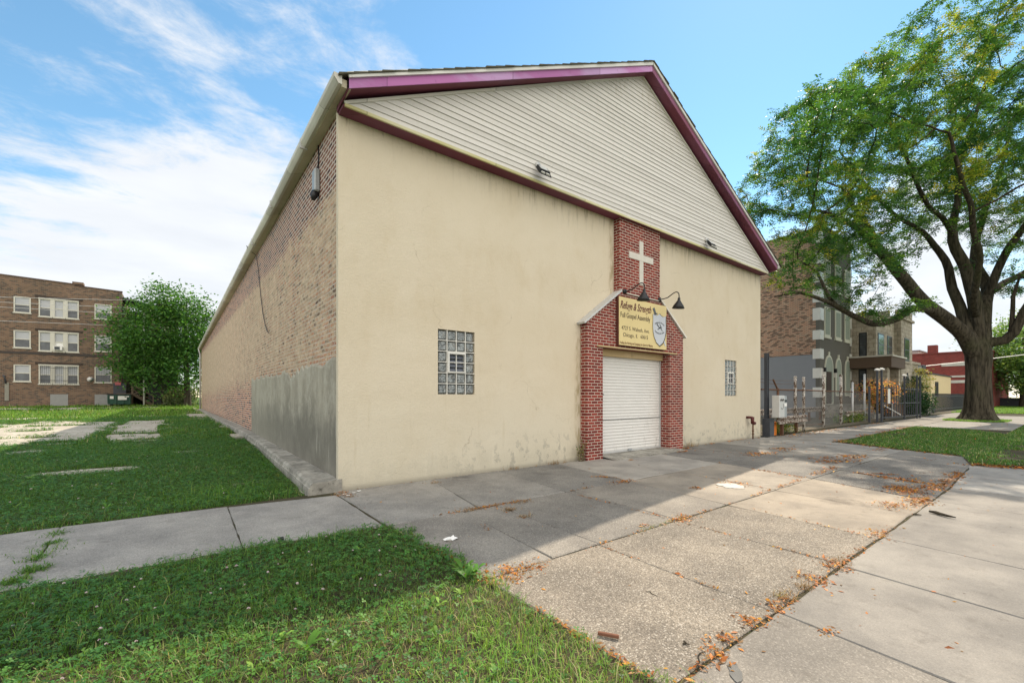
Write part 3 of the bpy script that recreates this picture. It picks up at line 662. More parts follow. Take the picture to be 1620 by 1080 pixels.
def shield(cx, w, zt, zb, y, mat, name, parent, d=.006):
    pts = []
    H = zt-zb
    right = [(0, 1.0), (.10, .955), (.25, .925), (.38, .93), (.50, .965), (.49, .80), (.505, .6), (.48, .42), (.40, .25), (.25, .10), (.0, 0)]
    pts = [(cx+a*w, zb+c*H) for a, c in right] + [(cx-a*w, zb+c*H) for a, c in right[-2:0:-1]]
    b = MB(); n = len(pts); cc = (cx, zb+H*.55)
    V = [(p[0], y, p[1]) for p in pts] + [(p[0], y+d, p[1]) for p in pts] + [(cc[0], y, cc[1])]
    F = [(i, (i+1) % n, 2*n) for i in range(n)] + [(i, n+i, n+(i+1) % n, (i+1) % n) for i in range(n)]
    b.add(V, F); return b.build(name, mat, parent)
# sword behind the shield
sw = MB(); a_ = Vector((U(.70), SY-.006, Vv(.90))); c_ = Vector((U(.975), SY-.006, Vv(.085)))
sw.bar(a_.lerp(c_, .15), c_, .05, .008, (0, 1, 0)); swo = sw.build('sword', M['shield'], sign)
s2 = MB(); s2.bar(a_, a_.lerp(c_, .16), .075, .012, (0, 1, 0)); s2.bar(a_.lerp(c_, .16)+Vector((-.08, 0, -.03)), a_.lerp(c_, .16)+Vector((.08, 0, .03)), .03, .012, (0, 1, 0)); s2.build('sword_hilt', M['ink_grey'], swo)
shield(U(.838), .60, Vv(.80), Vv(.055), SY-.012, M['ink_black'], 'shield_rim', sign)
sh = shield(U(.825), .565, Vv(.79), Vv(.075), SY-.020, M['shield'], 'shield', sign)
cx_ = U(.825)
text_mesh('shield_lettering', 'Healing the Hurting', M['ink_grey'], sh, cx_-.22, cx_+.22, Vv(.60), .042, SY-.021, 0, .004, arc=(.42, 1))
text_mesh('shield_lettering', 'Equipping the Saints', M['ink_grey'], sh, cx_-.215, cx_+.215, Vv(.355), .042, SY-.021, 0, .004, arc=(.42, -1))
hn = MB()   # praying / clasped hands emblem: two crossed forearms with hands and a dove-like wing
for (dx, dz, ln, an, wd) in ((-.06, .03, .17, -38, .030), (.045, .035, .14, -52, .022), (-.04, -.035, .11, 30, .022), (.065, -.035, .15, -38, .018), (-.09, .05, .07, -10, .016), (.02, .0, .10, 20, .018)):
    ca, sa = math.cos(R(an)), math.sin(R(an)); c0 = Vector((cx_+dx, SY-.023, Vv(.485)+dz))
    hn.bar(c0-Vector((ca, 0, sa))*ln/2, c0+Vector((ca, 0, sa))*ln/2, wd, .005, (0, 1, 0))
hn.build('hands_emblem', M['ink_grey'], sh)

def gooseneck(x, label):
    t = thing('gooseneck_lamp', label, 'lamp', (x, PF, 4.03), 0, 'black gooseneck sign lamps')
    MB().tube([(x, PF, 4.03), (x, PF-.035, 4.03)], [.065, .06], 14).build('wall_plate', M['black'], t, True)
    p = [(x, PF-.03, 4.03), (x, PF-.16, 4.03), (x, PF-.26, 4.045), (x, PF-.34, 4.085), (x, PF-.42, 4.125), (x, PF-.49, 4.14), (x, PF-.545, 4.12), (x, PF-.575, 4.07), (x, PF-.58, 3.97)]
    # smooth the path
    q = []
    for i in range(len(p)-1):
        for k in range(4):
            a, b_, c, d = [Vector(p[max(0, min(len(p)-1, j))]) for j in (i-1, i, i+1, i+2)]; t_ = k/4
            q.append(.5*((2*b_)+(c-a)*t_+(2*a-5*b_+4*c-d)*t_*t_+(3*b_-a-3*c+d)*t_**3))
    q.append(Vector(p[-1])); MB().tube(q, .013, 8).build('gooseneck_arm', M['black'], t, True)
    c = Vector((x, PF-.58, 3.98)); ax = Vector((0, .10, -1)).normalized()
    prof = [(0, .03), (.02, .034), (.07, .036), (.09, .055), (.13, .075), (.20, .125), (.27, .155)]
    b = MB(); b.tube([c+ax*s for s, r in prof] + [c+ax*.268, c+ax*.18, c+ax*.10], [r for s, r in prof] + [.150, .10, .05], 20, False); b.build('lamp_shade', M['black'], t, True)
    bl = MB(); bl.tube([c+ax*.10, c+ax*.16, c+ax*.20, c+ax*.225], [.02, .03, .028, .01], 10); bl.build('bulb', M['glass_flood'], t, True)
gooseneck(6.70, 'black gooseneck lamp on the brick shaft above the left end of the sign')
gooseneck(8.17, 'black gooseneck lamp at the right edge of the brick shaft beside the stucco')
tag(MB().tube([(6.76, PF-.02, 3.995), (8.12, PF-.02, 3.985)], .016, 8).build('conduit', M['gutter'], None, True), 'thin pale conduit running between the two gooseneck lamps', 'conduit')

def flood(px, py, label):
    y = GY-.02; p = onF(px, py, y-.16); x, z = p[0], p[2]
    t = thing('floodlight', label, 'floodlight', (x, y, z), 0, 'floodlights on the gable siding')
    MB().tube([(x-.02, y+.006, z+.14), (x-.02, y-.03, z+.14)], [.065, .06], 12).build('mounting_plate', M['alu'], t, True)
    MB().tube([(x-.02, y-.02, z+.14), (x-.02, y-.06, z+.11), (x, y-.09, z+.06)], .022, 8).build('knuckle', M['grey_metal'], t, True)
    tl = Matrix.Rotation(R(-38), 4, 'X'); c = Vector((x, y-.15, z-.01))
    ax, ay, az = Vector((1,0,0)), tl @ Vector((0,1,0)), tl @ Vector((0,0,1))
    h = MB(); h.obox(c, ax, ay, az, .13, .03, .085)
    for k in range(5): h.obox(c+ay*.04+ax*(-.09+.045*k), ax, ay, az, .006, .014, .07)
    ho = h.build('lamp_housing', M['black'], t)
    MB().obox(c-ay*.031+az*.012, ax, ay, az, .10, .004, .055).build('lens', M['glass_flood'], ho)
    br = MB(); 
    for s in (-1, 1): br.bar(c+ax*s*.135-az*.08, c+ax*s*.135-az*.16+ay*.02, .012, .012)
    br.bar(c-ax*.14-az*.165+ay*.02, c+ax*.14-az*.165+ay*.02, .012, .012); br.bar(c-ax*.0-az*.085, c-az*.165+ay*.02, .012, .012)
    br.build('sensor_bracket', M['black'], t)
    for s in (-.07, .05): MB().obox(c+ax*s-az*.125-ay*.0, ax, ay, az, .038, .012, .022).build('sensor', M['trimwhite'], t)
flood(860, 268, 'black floodlight on the white siding above the plain stretch of wall')
flood(1126, 385, 'black floodlight on the white siding near the right end of the gable')
# wall light on the brick side
t = thing('wall_light', 'grey metal wall light high on the brick side wall under the eave', 'lamp', (0, 1.25, 5.3))
MB().box(-.10, -.002, 1.15, 1.35, 5.06, 5.46).build('housing', M['grey_metal'], t, bevel=.02)
MB().tube([(-.06, 1.25, 5.06), (-.09, 1.25, 4.98), (-.10, 1.25, 4.92)], [.07, .06, .03], 10).build('lamp_head', M['black'], t, True)
MB().tube([(-.02, 1.25, 5.46), (-.012, 1.22, 5.70), (-.012, 1.26, 5.91)], .012, 6).build('feed_cable', M['black'], t, True)
pts = [(-.22, 8.5, 5.98), (-.27, 8.45, 6.03), (-.25, 8.42, 5.95), (-.12, 8.42, 5.85), (-.03, 8.35, 5.75), (-.03, 7.9, 5.2), (-.03, 7.5, 4.4), (-.03, 7.1, 3.8), (-.03, 6.7, 3.42), (-.04, 6.3, 3.2), (-.06, 5.95, 3.12)]
tag(MB().tube(pts, .010, 6).build('hanging_cable', M['black'], None, True), 'loose black cable hanging from the gutter down the brick side wall', 'cable')
# red standpipe
t = thing('standpipe', 'rusty maroon pipe with elbow coming out of the wall by the right corner', 'pipe', (13.6, -.05, 0))
MB().tube([(13.62, .02, .74), (13.62, -.09, .745), (13.64, -.13, .745), (13.70, -.16, .735)], .042, 10).build('elbow', M['red_pipe'], t, True)
b = MB(); b.tube([(13.70, -.16, .76), (13.70, -.16, .52)], [.06, .05], 10); b.tube([(13.70, -.16, .56), (13.84, -.17, .54)], [.05, .06], 10); b.build('valve', M['red_pipe'], t, True)
b = MB(); b.tube([(13.74, -.16, .53), (13.74, -.16, .0)], .026, 8)
for zz_ in (.30, .20): b.tube([(13.74, -.16, zz_), (13.74, -.16, zz_-.04)], .038, 8)
b.build('riser', M['rust'], t, True)
# mailbox on the inside of the left pier
t = thing('mailbox', 'small black mailbox fixed inside the left brick pier beside the roller door', 'mailbox', (5.96, -.05, 1.45))
MB().add([(5.913,-.10,1.34),(6.02,-.10,1.34),(6.02,.06,1.34),(5.913,.06,1.34),(5.913,-.10,1.56),(6.02,-.10,1.50),(6.02,.06,1.50),(5.913,.06,1.56)],[(0,3,2,1),(4,5,6,7),(0,1,5,4),(1,2,6,5),(2,3,7,6),(3,0,4,7)]).build('box', M['black'], t)
MB().add([(5.913,-.115,1.562),(6.045,-.115,1.497),(6.045,.075,1.497),(5.913,.075,1.562),(5.913,-.115,1.574),(6.045,-.115,1.509),(6.045,.075,1.509),(5.913,.075,1.574)],[(0,3,2,1),(4,5,6,7),(0,1,5,4),(1,2,6,5),(2,3,7,6),(3,0,4,7)]).build('lid', M['black'], t)

# ------------------------------------------------------------------ terrain
def zg(x, y):
    return float(np.interp(y, [0, 1, 15, 40, 50, 120], [-.02, 0, .28, .33, .64, .70]))*(1 if x < 14 else 0.0)
# concrete ledge along the side wall
b = MB(); stn = [(-.02,-.45,.17),(.6,-.43,.18),(2,-.38,.20),(4,-.33,.23),(6.5,-.26,.27),(9.5,-.25,.32),(13,-.30,.35),(17,-.36,.36),(24,-.32,.37),(32,-.26,.38),(40,-.22,.40)]
V = []; F = []
stf = []
for i in range(len(stn)-1):
    for k in range(4):
        t = k/4; a0, a1 = stn[i], stn[i+1]; stf.append(tuple(a0[j]+(a1[j]-a0[j])*t for j in range(3)))
stf.append(stn[-1])
for i, (y, x, z) in enumerate(stf):
    j = lambda s: .018*mnoise.noise((y*2.1, s, 5)); o = -.12
    V += [(x-.03+j(1), y, o), (x-.015+j(1), y, z*.55+j(2)), (x+j(1)*.5, y, z*.6+j(2)), (x+.012+j(3), y, z-.03+j(4)*.5), (x+.05+j(3), y, z+j(4)*.6), (-.06, y, z+.012+j(6)*.4), (.02, y, z+.012), (.02, y, o)]
m_ = 8
for i in range(len(stf)-1):
    for k in range(m_-1): F.append((i*m_+k, i*m_+k+1, (i+1)*m_+k+1, (i+1)*m_+k))
F.append(tuple(range(m_))); b.add(V, F)
tag(b.build('concrete_ledge', M['old_concrete']), 'low crumbling concrete ledge along the foot of the brick side wall', 'ledge')
# ------------------------------------------------------------------ ground sheets
xs = np.unique(np.concatenate([np.linspace(-700, -60, 12), np.linspace(-60, 110, 69), np.linspace(110, 900, 12)]))
ys = np.unique(np.concatenate([np.linspace(-700, -40, 10), np.linspace(-40, 70, 56), np.linspace(70, 900, 12)]))
def zbase(x, y):
    if x < 14 and y > .5: return zg(x, y) - .07
    return -.09
V = [(x, y, zbase(x, y)) for y in ys for x in xs]; nx = len(xs)
F = [(j*nx+i, j*nx+i+1, (j+1)*nx+i+1, (j+1)*nx+i) for j in range(len(ys)-1) for i in range(nx-1)]
tag(MB().add(V, F).build('ground', M['far_grass']), kind='structure')
tag(MB().box(-60, 120, -20, -8.62, -.2, -.082).build('street', M['asphalt']), kind='structure')
tag(MB().box(-60, 120, -8.62, -8.44, -.2, .015).build('kerb', M['old_concrete'], bevel=.02), kind='structure')
# vacant lot: fine sheet with bare concrete / grass mask
def fbm(x, y, s, o=4):
    v = 0; a = .5
    for k in range(o): v += a*mnoise.noise((x*s, y*s, 7.3+k)); s *= 2.03; a *= .5
    return v
def bare(x, y):
    n = fbm(x, y, .33)
    v = 0
    # broken slabs across the middle of the lot
    cx = abs(y-15.5)/7.5; v = max(v, 1.3 - 1.2*cx**4) if x < -2.5 + .05*(y-12) + .8*fbm(x, y, .5, 2) else v
    jy = min(abs((y-9.6)/2.9 - round((y-9.6)/2.9)), 1)*2.9; jx = min(abs((x+3.9)/3.4 - round((x+3.9)/3.4)), 1)*3.4
    if min(jy, jx) < .22: v -= .8
    if 26 < y < 29: v = max(v, .45)
    if x > -1.3 and 20 < y < 34: v = max(v, .8)
    for (px, py, rx, ry) in ((-3.3, 4.5, .6, .25), (-1.75, 6.6, .35, .2)):
        e = ((x-px)/rx)**2 + ((y-py)/ry)**2; v = max(v, 1.05 - .5*e)
    if 43.5 < y < 46.2 and x < -3: v = max(v, .75)
    if x > -.62: v = max(v, .35)
    k = .55 if y < 9 else 1.0
    return v + (n*1.2 + fbm(x, y, 1.25, 4)*1.7)*k
LX = np.arange(-24, -.05, .22); LY = np.concatenate([np.arange(.02, 18, .2), np.arange(18, 52, .35)])
V = []; C = []
for y in LY:
    for x in LX:
        V.append((x, y, zg(x, y) + .03*fbm(x, y, .6, 3) - .015)); C.append((bare(x, y),)*3)
nx = len(LX); F = [(j*nx+i, j*nx+i+1, (j+1)*nx+i+1, (j+1)*nx+i) for j in range(len(LY)-1) for i in range(nx-1)]
tag(tris_np('lot_ground', V, F, M['lot'], np.array(C)), kind='structure')
# parkway soil under the front grass
def sheet(name, poly, z, mat, kind='structure'):
    return tag(MB().add([(x, y, z) for x, y in poly], [tuple(range(len(poly)))]).build(name, mat), kind=kind)
sheet('parkway_soil', [(-40,-8.44),(-.12,-8.44),(-.12,-2.17),(-40,-2.05)], -.02, M['soil'])
sheet('lawn_soil', [(14.9,-2.36),(13.8,-3.9),(13.25,-5.25),(11.4,-5.6),(12,-6.35),(12.2,-8.44),(110,-8.44),(110,.1),(54.4,.1),(54.4,-5.4),(23,-5.35),(25.4,-4.2),(26.5,-2.1)], .004, M['soil'])

# ------------------------------------------------------------------ pavement slabs (tone, aggregate, warmth)
slabV = []; slabF = []; slabC = []
def slab(q, tone, agg, warm, z=0.0, gap=.012, tilt=0.0):
    q = [Vector((x, y, 0)) for x, y in q]; c = sum(q, Vector())/4; n = len(slabV)
    def inset(d): return [p + (c-p).normalized()*d*1.4 for p in q]
    dz = [random.uniform(-tilt, tilt) for _ in range(4)]
    # subdivided, slightly worn edges
    def ring(d, z_):
        r = inset(d); out = []
        for i in range(4):
            a, b = r[i], r[(i+1) % 4]; L = max(2, int((q[(i+1) % 4]-q[i]).length/.16)); za, zb = dz[i], dz[(i+1) % 4]
            for k in range(L):
                t = k/L; p = a.lerp(b, t); w_ = .011*mnoise.noise((p.x*3.1, p.y*3.1, 1.7)) + .009*mnoise.noise((p.x*11, p.y*11, .7))
                d_ = (c-p).normalized(); out.append((p.x+d_.x*w_, p.y+d_.y*w_, z_+za+(zb-za)*t))
        return out
    r0, r1, r2 = ring(gap*.5, z-.07), ring(gap*.5, z-.008), ring(gap*.5+.012, z)
    m = len(r0)
    for r in (r0, r1, r2): slabV.extend(r); slabC.extend([(tone*.68, agg, warm)]*m)
    for a in (0, 1):
        for i in range(m): slabF.append((n+a*m+i, n+a*m+(i+1) % m, n+(a+1)*m+(i+1) % m, n+(a+1)*m+i))
    slabF.append(tuple(n+2*m+i for i in range(m)))
def row(ya, yb, xa, xb, props):
    for i in range(len(xa)-1):
        t, a, w_ = props[i]
        ya0, ya1 = (ya[i], ya[i+1]) if isinstance(ya, list) else (ya, ya); yb0, yb1 = (yb[i], yb[i+1]) if isinstance(yb, list) else (yb, yb)
        slab([(xb[i], yb0), (xb[i+1], yb1), (xa[i+1], ya1), (xa[i], ya0)], t, a, w_, tilt=.007)
# left sidewalk
row([.0,.0,.0,.0,-.02,-.1,-.24], [-2.0,-2.0,-1.99,-1.98,-2.02,-2.06,-2.18], [-9.1,-7.6,-6.1,-4.55,-3.05,-1.48,-.12], [-9.1,-7.6,-6.1,-4.55,-3.0,-1.52,-.16], [(.40,.5,.3)]*3 + [(.44,.5,.25),(.45,.5,.25),(.46,.5,.25)])
# along the wall
row(-.015, -2.202, [-.11,1.55,3.0,4.58,6.06,7.88,9.8,11.6,13.3,14.75], [-.13,1.12,2.70,4.22,5.73,7.45,9.2,11.0,13.0,14.6],
    [(.40,.5,.25),(.36,.55,.25),(.31,.6,.2),(.46,.15,.35),(.48,.15,.3),(.28,.5,.15),(.27,.45,.15),(.38,.3,.2),(.40,.25,.25)])
row([-2.212]*11, [-4.09]*11, [-.12,.86,1.36,2.84,4.2,5.72,7.44,9.2,11.0,13.0,14.75], [-.08,.66,1.28,2.68,3.86,5.44,6.98,8.55,10.2,12.2,13.9],
    [(.36,.6,.5),(.34,.6,.5),(.31,.65,.45),(.36,.55,.6),(.42,.2,.8),(.43,.15,.8),(.27,.55,.2),(.28,.5,.2),(.35,.35,.25),(.37,.3,.25)])
row([-4.102]*10, [-5.742]*7+[-5.68,-5.64,-5.55], [-.08,1.25,2.64,3.86,5.36,6.96,8.45,9.95,11.6,13.7], [-.1,1.16,2.54,3.68,5.16,6.36,7.86,9.3,10.7,13.0],
    [(.37,1.0,1.0),(.36,1.0,.95),(.355,1.0,.95),(.43,.12,1.0),(.42,.12,1.0),(.27,.9,.3),(.25,.85,.25),(.27,.8,.25),(.29,.5,.3)])
row([-5.754]*7+[-5.692,-5.652,-5.56], -8.42, [-.1,1.17,2.50,3.76,5.10,6.40,7.78,9.28,10.7,11.3], [-.35,.88,2.16,3.40,4.72,6.02,7.40,8.85,10.5,12.1],
    [(.35,.4,.6),(.35,.15,.42),(.355,.13,.40),(.35,.13,.42),(.345,.13,.42),(.34,.13,.42),(.42,.04,.2),(.41,.05,.2),(.40,.05,.2)])
# sidewalk going on to the right along the fence
xr_ = [14.8+1.52*i for i in range(27)]
row([-.2]*27, [-2.1]*27, xr_, xr_, [(random.uniform(.34,.40),.2,.5) for _ in range(26)])
# paved parkway round the big tree
xr2 = [26.6+1.9*i for i in range(12)]
row([-2.14]*12, [-5.3]*12, xr2, xr2, [(random.uniform(.36,.42),.2,.35) for _ in range(11)])
me = bpy.data.meshes.new('pavement'); me.from_pydata(slabV, [], slabF)
at = me.color_attributes.new('col', 'FLOAT_COLOR', 'POINT'); c4 = np.ones((len(slabV), 4), np.float32); c4[:, :3] = np.array(slabC); at.data.foreach_set('color', c4.ravel())
me.materials.append(M['slab']); o = bpy.data.objects.new('pavement', me); col.objects.link(o); tag(o, kind='structure')
sheet('joint_soil', [(-9.2,-8.43),(111,-8.43),(111,.5),(-9.2,.0)], -.014, M['soil'])
sheet('yard_soil', [(14.75,.2),(62,.2),(62,4.2),(14.75,9)], -.01, M['yard'])
# dark repair by the joint at x=1.4 and the grass-corner stain
def blob(name, cx, cy, rx, ry, z, mat, seed, n=26, ang=0):
    pts = []
    for k in range(n):
        a = 2*math.pi*k/n; r = 1+.38*mnoise.noise((math.cos(a)*1.3, math.sin(a)*1.3, seed)) + .15*mnoise.noise((math.cos(a)*4, math.sin(a)*4, seed+3))
        dx, dy = rx*r*math.cos(a), ry*r*math.sin(a); pts.append((cx+dx*math.cos(ang)-dy*math.sin(ang), cy+dx*math.sin(ang)+dy*math.cos(ang), z))
    return MB().add(pts + [(x, y, z-.03) for x, y, _ in pts], [tuple(range(n))] + [(i, n+i, n+(i+1) % n, (i+1) % n) for i in range(n)])
mh = tag(blob('m', 5.15, -3.55, .20, .20, .009, None, 2, 30).build('access_cover', M['cover']), 'round worn white access cover set in the driveway concrete', 'access cover')
M['patch_dark'] = plain('dark_asphalt_patch', (.14, .138, .13), .9, 0, .3, 20, .4)
p = onG(1163, 1062); tag(blob('m', p[0], p[1], .085, .032, .005, None, 29, 40, .6).build('asphalt_patch', M['patch_dark']), 'small dark spilled asphalt patch on the near pavement slab', 'patch')

# ------------------------------------------------------------------ grass, clover, weeds
def in_poly(P, poly):
    x, y = P[:, 0], P[:, 1]; ins = np.zeros(len(P), bool); n = len(poly); j = n-1
    for i in range(n):
        xi, yi = poly[i]; xj, yj = poly[j]
        c = ((yi > y) != (yj > y)) & (x < (xj-xi)*(y-yi)/(yj-yi+1e-12)+xi); ins ^= c; j = i
    return ins
def vnoise(P, s, seed=0.0):
    return np.array([mnoise.noise((float(x)*s, float(y)*s, seed)) for x, y in P[:, :2]])
def blades(P, z, h, w, lean, colr, rng):
    n = len(P); a = rng.uniform(0, 2*np.pi, n); d = np.stack([np.cos(a), np.sin(a)], 1); pp = np.stack([-d[:, 1], d[:, 0]], 1)
    V = np.zeros((n, 5, 3), np.float32); b = P[:, :2]
    V[:, 0, :2] = b - pp*w[:, None]/2; V[:, 1, :2] = b + pp*w[:, None]/2; V[:, 0, 2] = V[:, 1, 2] = z
    m = b + d*(lean*h*.35)[:, None]; V[:, 2, :2] = m - pp*w[:, None]*.42; V[:, 3, :2] = m + pp*w[:, None]*.42; V[:, 2, 2] = V[:, 3, 2] = z + h*.6
    V[:, 4, :2] = b + d*(lean*h)[:, None]; V[:, 4, 2] = z + h*(1-.25*lean)
    o = (np.arange(n)*5)[:, None]; F = np.concatenate([o+[0,1,2], o+[1,3,2], o+[2,3,4]], 0)
    return V.reshape(-1, 3), F, np.repeat(colr, 5, 0)
def trefoil(P, z, h, s, colr, rng):
    n = len(P); V = []; F = []; base = np.zeros((n, 3), np.float32); base[:, :2] = P[:, :2]; base[:, 2] = z + h
    a0 = rng.uniform(0, 2*np.pi, n); tx, ty = rng.normal(0, .22, n), rng.normal(0, .22, n)
    out = np.zeros((n, 12, 3), np.float32)
    for k in range(3):
        a = a0 + k*2*np.pi/3; d = np.stack([np.cos(a), np.sin(a)], 1); pp = np.stack([-d[:, 1], d[:, 0]], 1)
        for j, (u, v, zz_) in enumerate(((.06, 0, 0), (.62, .44, .14), (1.0, 0, .02), (.62, -.44, .14))):
            xy = d*(u*s)[:, None] + pp*(v*s)[:, None]
            out[:, k*4+j, :2] = base[:, :2] + xy; out[:, k*4+j, 2] = base[:, 2] + zz_*s + xy[:, 0]*tx + xy[:, 1]*ty
    o = (np.arange(n)*12)[:, None]; F = np.concatenate([o+[4*k, 4*k+1, 4*k+2] for k in range(3)] + [o+[4*k, 4*k+2, 4*k+3] for k in range(3)], 0)
    return out.reshape(-1, 3), F, np.repeat(colr, 12, 0)
def broad(P, z, s, colr, rng, k=7):   # rosette of broad leaves (dandelion, plantain)
    n = len(P)*k; PP = np.repeat(P, k, 0); ss = np.repeat(s, k)*rng.uniform(.6, 1.1, n); a = rng.uniform(0, 2*np.pi, n); d = np.stack([np.cos(a), np.sin(a)], 1); pp = np.stack([-d[:, 1], d[:, 0]], 1)
    up = rng.uniform(.35, 1.0, n); V = np.zeros((n, 6, 3), np.float32)
    for j, (u, v, zz_) in enumerate(((0, .04, 0), (.45, .16, .55), (.45, -.16, .55), (.8, .14, .75), (.8, -.14, .75), (1.05, 0, .7))):
        V[:, j, :2] = PP[:, :2] + d*(u*ss)[:, None] + pp*(v*ss)[:, None]; V[:, j, 2] = np.repeat(z, k) + zz_*ss*up
    o = (np.arange(n)*6)[:, None]; F = np.concatenate([o+[0,1,2], o+[1,3,2], o+[3,4,2], o+[3,5,4]], 0)
    return V.reshape(-1, 3), F, np.repeat(np.repeat(colr, k, 0), 6, 0)
def pv_mod(P, c, a=.28):
    return np.clip(c*(1 + a*vnoise(P, .55, 41.) + a*vnoise(P, 2.3, 43.))[:, None], .004, 1)
def pal(n, stops, rng, jit=.18):
    t = rng.uniform(0, len(stops)-1e-3, n).astype(int); c = np.array(stops)[t]; return np.clip(c*(1+rng.normal(0, jit, (n, 1)))*(1+rng.normal(0, .05, (n, 3))), .004, 1)
def merge(parts):
    V = []; F = []; C = []; o = 0
    for v, f, c in parts: V.append(v); F.append(f+o); C.append(c); o += len(v)
    return np.concatenate(V), np.concatenate(F), np.concatenate(C)
rng = np.random.default_rng(3)
GREEN = [(.060,.165,.026), (.078,.19,.032), (.048,.138,.025), (.115,.215,.042)]
DRY = [(.38,.34,.18), (.32,.28,.13), (.22,.24,.09)]
FRESH_LIT = [(.15,.29,.042), (.20,.34,.06), (.11,.235,.037)]
CLOV = [(.042,.145,.038), (.057,.17,.041), (.034,.118,.034), (.075,.195,.045)]
for L_ in (GREEN, CLOV):
    for i_ in range(len(L_)): L_[i_] = (L_[i_][0]*1.35, L_[i_][1]*1.15, L_[i_][2])
def scatter(poly, n, keep=None):
    p = np.array(poly); lo, hi = p.min(0), p.max(0); P = rng.uniform(lo, hi, (n, 2)); P = P[in_poly(P, poly)]
    return P
# front parkway: clover in the shade side, thin dry grass on the sunny side
parts = []
near = [(-6.2,-8.3),(.10,-8.3),(.10,-2.36),(-.30,-2.14),(-6.2,-1.92)]
def edge_keep(P):
    e = vnoise(P, 1.6, 4.0)*.14 + vnoise(P, 6, 9.)*.10
    return (P[:, 0] < -.055 + e) & (P[:, 1] < -2.13 + e)
P = scatter(near, 130000); P = P[edge_keep(P)]
dist = np.hypot(P[:, 0]-CAM[0], P[:, 1]-CAM[1]); P = P[(rng.uniform(0, 1, len(P)) < np.clip(4.2/np.maximum(dist, 3), .35, 1)) & ((P[:, 1] > -6.6) | (rng.uniform(0, 1, len(P)) < .55))]
sunny = 1/(1+np.exp(-(-3.9 - P[:, 1] + .5*vnoise(P, .9, 2.))*3.2)); patch = vnoise(P, 1.9, 11.)
isd = rng.uniform(0, 1, len(P)) < (.05 + .34*sunny*np.clip(.65+patch*1.3, 0, 1.2))
c = np.where(isd[:, None], pal(len(P), DRY, rng), np.where((rng.uniform(0, 1, len(P)) < sunny)[:, None], pal(len(P), FRESH_LIT, rng), pal(len(P), GREEN, rng)))  # blades past the shadow edge turn brighter green, sunlight put into the colour
c = pv_mod(P, c); h = rng.gamma(5, .011, len(P))*(1 - .25*sunny)*np.clip(.95+.9*vnoise(P, 1.2, 51.), .35, 1.7)+.012; parts.append(blades(P, np.full(len(P), -.015), h, rng.uniform(.0025, .0055, len(P)), rng.uniform(.3, 1.5, len(P)), c, rng))
P = scatter(near, 60000); P = P[edge_keep(P) & (P[:, 1] > -6.4)]; sunny = 1/(1+np.exp(-(-3.9 - P[:, 1] + .5*vnoise(P, .9, 2.))*3.2)); patch = vnoise(P, 1.3, 21.)
P = P[rng.uniform(0, 1, len(P)) < np.clip(.85 - .72*sunny + patch*.55, .05, 1)]
parts.append(trefoil(P, np.full(len(P), -.01), rng.gamma(6, .0075, len(P)), rng.uniform(.013, .026, len(P)), pal(len(P), CLOV, rng), rng))
P = scatter(near, 160); P = P[edge_keep(P)]; parts.append(broad(P, np.full(len(P), .0), rng.uniform(.035, .07, len(P)), pal(len(P), FRESH_LIT, rng), rng))
# the bigger weed at the corner of the driveway
P = np.array([(-.17, -3.92), (-.10, -3.98), (-.22, -4.02), (-1.45, -4.3)]); parts.append(broad(P, np.full(len(P), .02), np.array([.13, .11, .10, .09]), pal(len(P), [(.10,.24,.03), (.075,.19,.03)], rng), rng, 10))
V, F, C = merge(parts); tag(tris_np('front_grass', V, F, M['grass'], C), 'shaggy green clover and grass of the parkway beside the driveway', 'grass', kind='stuff')
# far side of the parkway out to the left
parts = []; P = scatter([(-30,-8.3),(-6.2,-8.3),(-6.2,-2.1),(-30,-2.1)], 30000)
parts.append(blades(P, np.full(len(P), -.015), rng.uniform(.05, .1, len(P)), rng.uniform(.008, .016, len(P)), rng.uniform(.3, 1.3, len(P)), pal(len(P), GREEN+FRESH_LIT, rng), rng))
V, F, C = merge(parts); tag(tris_np('parkway_grass', V, F, M['grass'], C), 'rough green grass of the parkway further along the kerb', 'grass', kind='stuff')
# vacant lot
def zgv(P): return np.interp(P[:, 1], [0, 1, 15, 40, 50, 120], [-.02, 0, .28, .33, .64, .70])
def barev(P): return np.array([bare(float(x), float(y)) for x, y in P])
parts = []
def lotgrass(poly, n, hs, ws, clover=False, s=None, br=.55, colr=GREEN):
    P = scatter(poly, n); bv = barev(P); P = P[(bv + rng.normal(0, .12, len(P)) < br)]
    e = vnoise(P, 1.4, 8.)*.09; P = P[P[:, 1] > .0 + e*1.5]
    z = zgv(P) - .02; pt = vnoise(P, .8, 31.)
    if clover: parts.append(trefoil(P, z, rng.gamma(6, .009, len(P))*hs, s*rng.uniform(.7, 1.2, len(P)), pal(len(P), CLOV, rng), rng))
    else:
        c = pal(len(P), colr, rng); dm = rng.uniform(0, 1, len(P)) < np.clip(.05+pt*.25, 0, .3); c = np.where(dm[:, None], pal(len(P), DRY, rng), c)
        c = pv_mod(P, c); parts.append(blades(P, z, rng.gamma(5, .2, len(P))*hs*np.clip(1+.9*vnoise(P, .7, 51.), .35, 1.7)*np.clip(1.25-np.clip(barev(P), 0, 1), .25, 1), rng.uniform(.7, 1.3, len(P))*ws, rng.uniform(.3, 1.4, len(P)), c, rng))
NL = [(-6.5,.06),(-.5,.06),(-.45,3),(-.33,6.5),(-.34,9),(-7.5,9)]
lotgrass(NL, 75000, .062, .006); lotgrass(NL, 60000, 1.1, 0, True, .022)
ML = [(-9.5,9),(-.34,9),(-.42,18),(-.4,24),(-12,24)]
lotgrass(ML, 70000, .085, .013); lotgrass(ML, 30000, 1.3, 0, True, .04)
FL = [(-14,24),(-.4,24),(-.3,40),(2,46),(2,48.5),(-16,48.5)]
